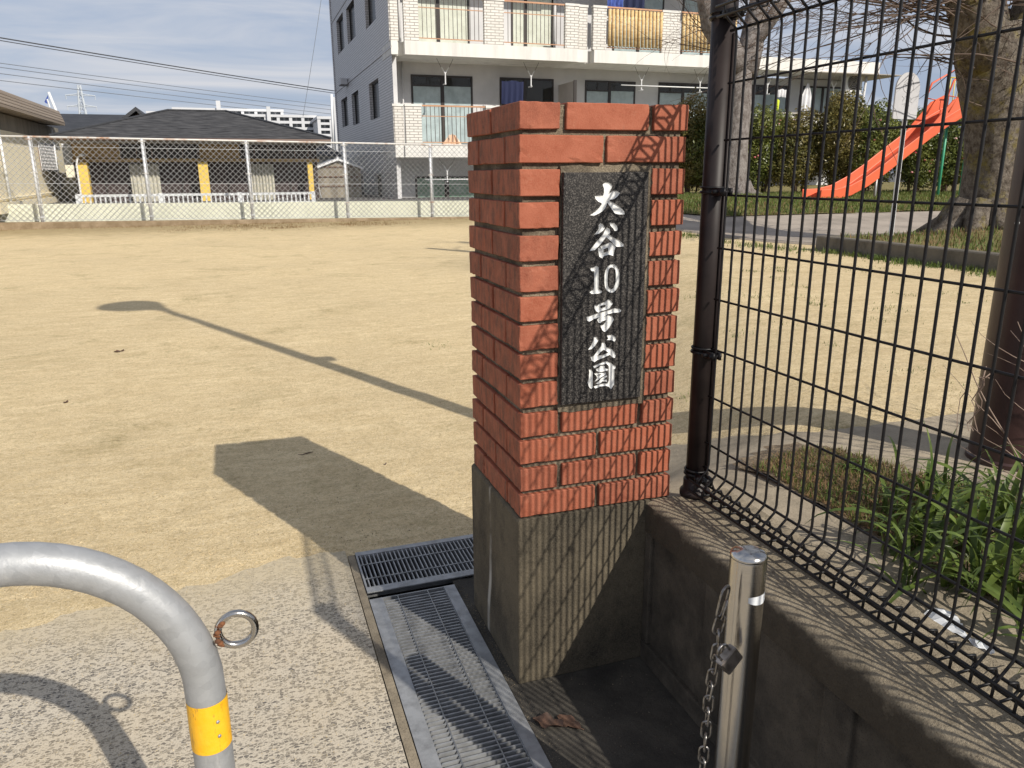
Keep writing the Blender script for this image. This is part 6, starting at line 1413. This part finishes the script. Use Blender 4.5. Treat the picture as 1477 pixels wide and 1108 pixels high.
# windows on the recessed wall
def window(px0, py0, px1, py1, Ypl, cur='curtain', bars=(0.5,), kick=False, zlow=None, half=False, nm='window'):
    a, b, c, d = prect(px0, py0, px1, py1, Ypl); c = zlow if zlow is not None else c
    m2 = MB(); fwid = .07; Y0, Y1 = Ypl - .03, Ypl - .001
    m2.box(a, b, Y0, Y1, d - fwid, d); m2.box(a, b, Y0, Y1, c, c + fwid); m2.box(a, a + fwid, Y0, Y1, c + fwid, d - fwid); m2.box(b - fwid, b, Y0, Y1, c + fwid, d - fwid)
    for t_ in bars: xx = a + (b - a) * t_; m2.box(xx - .06, xx + .06, Y0 - .01, Y0 - .001, c + .01, d - .01)
    w_ = part(nm, m2, M['frame'], ap)
    m2 = MB(); m2.box(a + fwid, b - fwid, Ypl - .018, Ypl - .012, c + fwid, d - fwid); link('pane', m2.mesh('pane', M['glass'], wloc(ap)), w_)
    if kick:
        m2 = MB(); xx = a + (b - a) * bars[0]; m2.box(a + fwid, xx - .06, Y0 - .008, Y0 - .002, d - .40, d - .34); m2.box((a + xx) / 2 - .02, (a + xx) / 2 + .02, Y0 - .008, Y0 - .002, d - .33, d - .08); link('transom_bar', m2.mesh('bar', M['frame'], wloc(ap)), w_)
    vs = []; fs = []; n_ = 60; ca, cb = a + fwid, b - fwid
    m2 = MB(); m2.box(ca, cb, Ypl - .0095, Ypl - .0015, c + fwid, d - fwid); link('room', m2.mesh('room', M['room'], wloc(ap)), w_)
    if cur:
        zc = d - fwid - (.30 if kick else .0)
        for i in range(n_ + 1):
            xx = ca + (cb - ca) * i / n_; yy = Ypl - .0108 + .0009 * math.sin(i * 1.25 + .8 * math.sin(i * .37)); vs += [(xx, yy, c + fwid), (xx, yy, zc)]
        for i in range(n_):
            if abs((i + .5) / n_ - bars[0]) > .03: fs.append((2 * i, 2 * i + 2, 2 * i + 3, 2 * i + 1))
        m2 = MB(); m2.add(vs, fs); me = m2.mesh('curtain', M[cur], wloc(ap)); link('curtain', me, w_)
    return w_
# deeper pleats come from a pleated material
window(594, 109, 682, 207, YB_, 'bluecurtain', (.50,), True, zS2t + .02)
window(721, 113, 798, 207, YB_, None, (.46,), False, zS2t + .02)
window(843, 117, 915, 207, YB_, 'bluecurtain', (.48,), True, zS2t + .02)
window(948, 120, 1020, 207, YB_, 'bluecurtain', (.48,), True, zS2t + .02)
window(1082, 123, 1133, 207, YB_, 'bluecurtain', (.35,), True, zS2t + .02)
window(1155, 125, 1217, 207, YB_, 'bluecurtain', (.45,), False, zS2t + .02)
zf = zS3t + .02
window(598, -60, 676, 50, YB_, 'curtain', (.41,), False, zf, ); window(737, -60, 798, 55, YB_, 'curtain', (.33,), False, zf)
window(885, -60, 958, 60, YB_, 'bluecurtain', (.5,), False, zf); window(985, -60, 1045, 60, YB_, 'bluecurtain', (.5,), False, zf)
window(600, 254, 705, 330, YB_, 'greencurtain', (.42,), False, .1); window(720, 254, 800, 330, YB_, 'greencurtain', (.42,), False, .1)
# partitions and pipes on the balconies
for (px, y0, y1, yw, m_) in ((823, 118, 207, .0, 'soffit'),):
    x = gy(px, 140, YA + .5).x; mb = MB(); mb.box(x, x + .05, YA + .18, YB_ - .002, zS2t + .1, gy(px, 118, YA + .5).z); part('partition', mb, M['soffit'], ap); mb = MB(); mb.box(x - .03, x + .08, YA + .12, YA + .17, zS2t, gy(px, 117, YA + .5).z); part('partition_frame', mb, M['frame'], ap)
for px in (570, 582, 1218):
    x = gy(px, 150, YB_ - .15).x; mb = MB(); mb.tube([(x, YB_ - .12, zS2t), (x, YB_ - .12, zS3b - .0)], .05 if px != 582 else .03, 8); part('downpipe', mb, M['render'], ap, True)
for px in (800, 560 + 16): x = gy(px, 30, YB_ - .15).x; mb = MB(); mb.tube([(x, YB_ - .14, zS3t), (x, YB_ - .14, zS3b + FH)], .05, 8); part('downpipe', mb, M['render'], ap, True)
# Y-shaped laundry pole hangers under the slabs
for (px, zb_) in ((642, zS3b), (766, zS3b), (926, zS3b), (1011, zS3b), (1109, zS3b), (1205, zS3b), (645, zS2b)):
    Yh = YA + .5; x = gy(px, 100 if zb_ == zS3b else 250, Yh).x; mb = MB()
    for s_ in (-1, 1): mb.tube([(x + s_ * .30, Yh, zb_ - .001), (x + s_ * .14, Yh, zb_ - .30)], .007, 4)
    part('hanger_strap', mb, M['frame'], ap); mb = MB()
    for s_ in (-1, 1): mb.tube([(x + s_ * .13, Yh, zb_ - .28), (x, Yh, zb_ - .50)], .019, 6)
    mb.tube([(x, Yh, zb_ - .48), (x, Yh, zb_ - .86)], .022, 6); mb.tube([(x - .04, Yh - .2, zb_ - .84), (x - .04, Yh + .15, zb_ - .84)], .02, 6); part('hanger', mb, M['whiteplastic'], ap)
YL2 = YA + .45
lpz = gy(930, 124, YL2).z; mb = MB(); mb.tube([(gy(896, 123, YL2).x, YL2, lpz), (gy(1021, 126, YL2).x, YL2, lpz)], .02, 8); solo('drying_pole', mb, M['whiteplastic'], (gy(896, 123, YL2).x, YL2, lpz), 'long white drying pole hanging between two hangers over the pillar top', 'pole', smooth=True)
lpz = gy(640, 259, YL2).z; mb = MB(); mb.tube([(gy(613, 259, YL2).x, YL2, lpz), (gy(700, 259, YL2).x, YL2, lpz)], .02, 8); solo('drying_pole', mb, M['whiteplastic'], (gy(613, 259, YL2).x, YL2, lpz), 'white drying pole on the ground floor seen through the chain-link fence', 'pole', smooth=True)
# laundry
def cloth(name, px0, py0, px1, py1, Y, m_, label, cat, waves=3, shape=None):
    a, b, c, d = prect(px0, py0, px1, py1, Y); nu, nv = 16, 12; vs = []; fs = []
    for j in range(nv + 1):
        t_ = j / nv; wf = shape(t_) if shape else 1.0
        for i in range(nu + 1):
            s_ = i / nu; xx = (a + b) / 2 + (s_ - .5) * (b - a) * wf; vs.append((xx, Y + .05 * math.sin(s_ * waves * 6.28 + t_) * (.4 + t_), d + (c - d) * t_ - .02 * math.sin(s_ * 9)))
    for j in range(nv):
        for i in range(nu): k = j * (nu + 1) + i; fs.append((k, k + 1, k + nu + 2, k + nu + 1))
    mb = MB(); mb.add(vs, fs); return solo(name, mb, M[m_], ((a + b) / 2, Y, d), label, cat, smooth=True)
cloth('hanging_shirt', 877, -26, 900, 13, YA + .25, 'blue', 'bright blue cloth hanging over the bamboo-screened balcony', 'laundry', 4)
cloth('hanging_trousers', 901, -26, 931, 12, YA + .3, 'navy', 'navy trousers hanging beside the bright blue cloth', 'laundry', 3)
cloth('hanging_clothes', 722, 117, 757, 150, YA + .7, 'navy', 'dark clothes hanging inside the second lower window', 'laundry', 4, lambda t_: .9)
cloth('hanging_towel', 1157, 120, 1171, 160, YA + .4, 'whitecloth', 'white towel hung to a point over the hedge', 'laundry', 2, lambda t_: .15 + .85 * min(1, t_ * 2.2))
cloth('hanging_shirt', 1152, 130, 1166, 160, YA + .6, 'greycloth', 'pale grey shirt hanging left of the white towel', 'laundry', 2)
cloth('hanging_cloth', 1118, 144, 1124, 161, YA + .4, 'lime', 'small lime yellow cloth hanging over the hedge', 'laundry', 1)
cloth('hanging_cloth', 1121, 129, 1134, 140, YA + .42, 'whitecloth', 'white socks and small things on a round drying rack', 'laundry', 3)
cloth('bedding', 637, 194, 668, 210, YA + .2, 'peach', 'peach coloured bedding piled behind the lower balcony rail', 'bedding', 3, lambda t_: .25 + .75 * t_)
acx, acY = gy(1232, 118, YA + .4), YA + .4
acu = thing('air_conditioner', (acx.x, acY, acx.z), 'white outdoor air conditioner unit hung under the roof at the right end', 'air conditioner')
a, b, c, d = prect(1221, 104, 1243, 134, acY); mb = MB(); mb.box(a, b, acY, acY + .3, c, d); part('case', mb, M['whiteplastic'], acu, bevel=.02)
mb = MB(); cxx, czz = (a + b) / 2 - .02, (c + d) / 2; rr1 = min(b - a, d - c) * .40
mb.add([(cxx + rr1 * math.cos(i * math.pi / 12), acY - .004, czz + rr1 * math.sin(i * math.pi / 12)) for i in range(24)], [tuple(range(24))[::-1]]); part('fan_opening', mb, M['room'], acu)
mb = MB()
for k in range(1, 5): q_ = rr1 * k / 4.5; mb.tube([(cxx + q_ * math.cos(i * math.pi / 10), acY - .012, czz + q_ * math.sin(i * math.pi / 10)) for i in range(20)], .007, 4, closed=True)
part('grille', mb, M['whiteplastic'], acu)
mb = MB(); mb.box(a - .1, b + .1, acY - .02, acY + .32, c - .05, c - .001); mb.box(a - .12, a - .06, acY + .1, acY + .16, c - .05, zS3b - .001); mb.box(b + .06, b + .12, acY + .1, acY + .16, c - .05, zS3b - .001); part('bracket', mb, M['whiteplastic'], acu)
mb = MB(); mb.tube([(gy(1243, 130, YA + .1).x, YA + .1, zS2b), (gy(1250, 110, YA + .1).x, YA + .1, zS3b)], .05, 8); part('downpipe', mb, M['render'], ap, True)
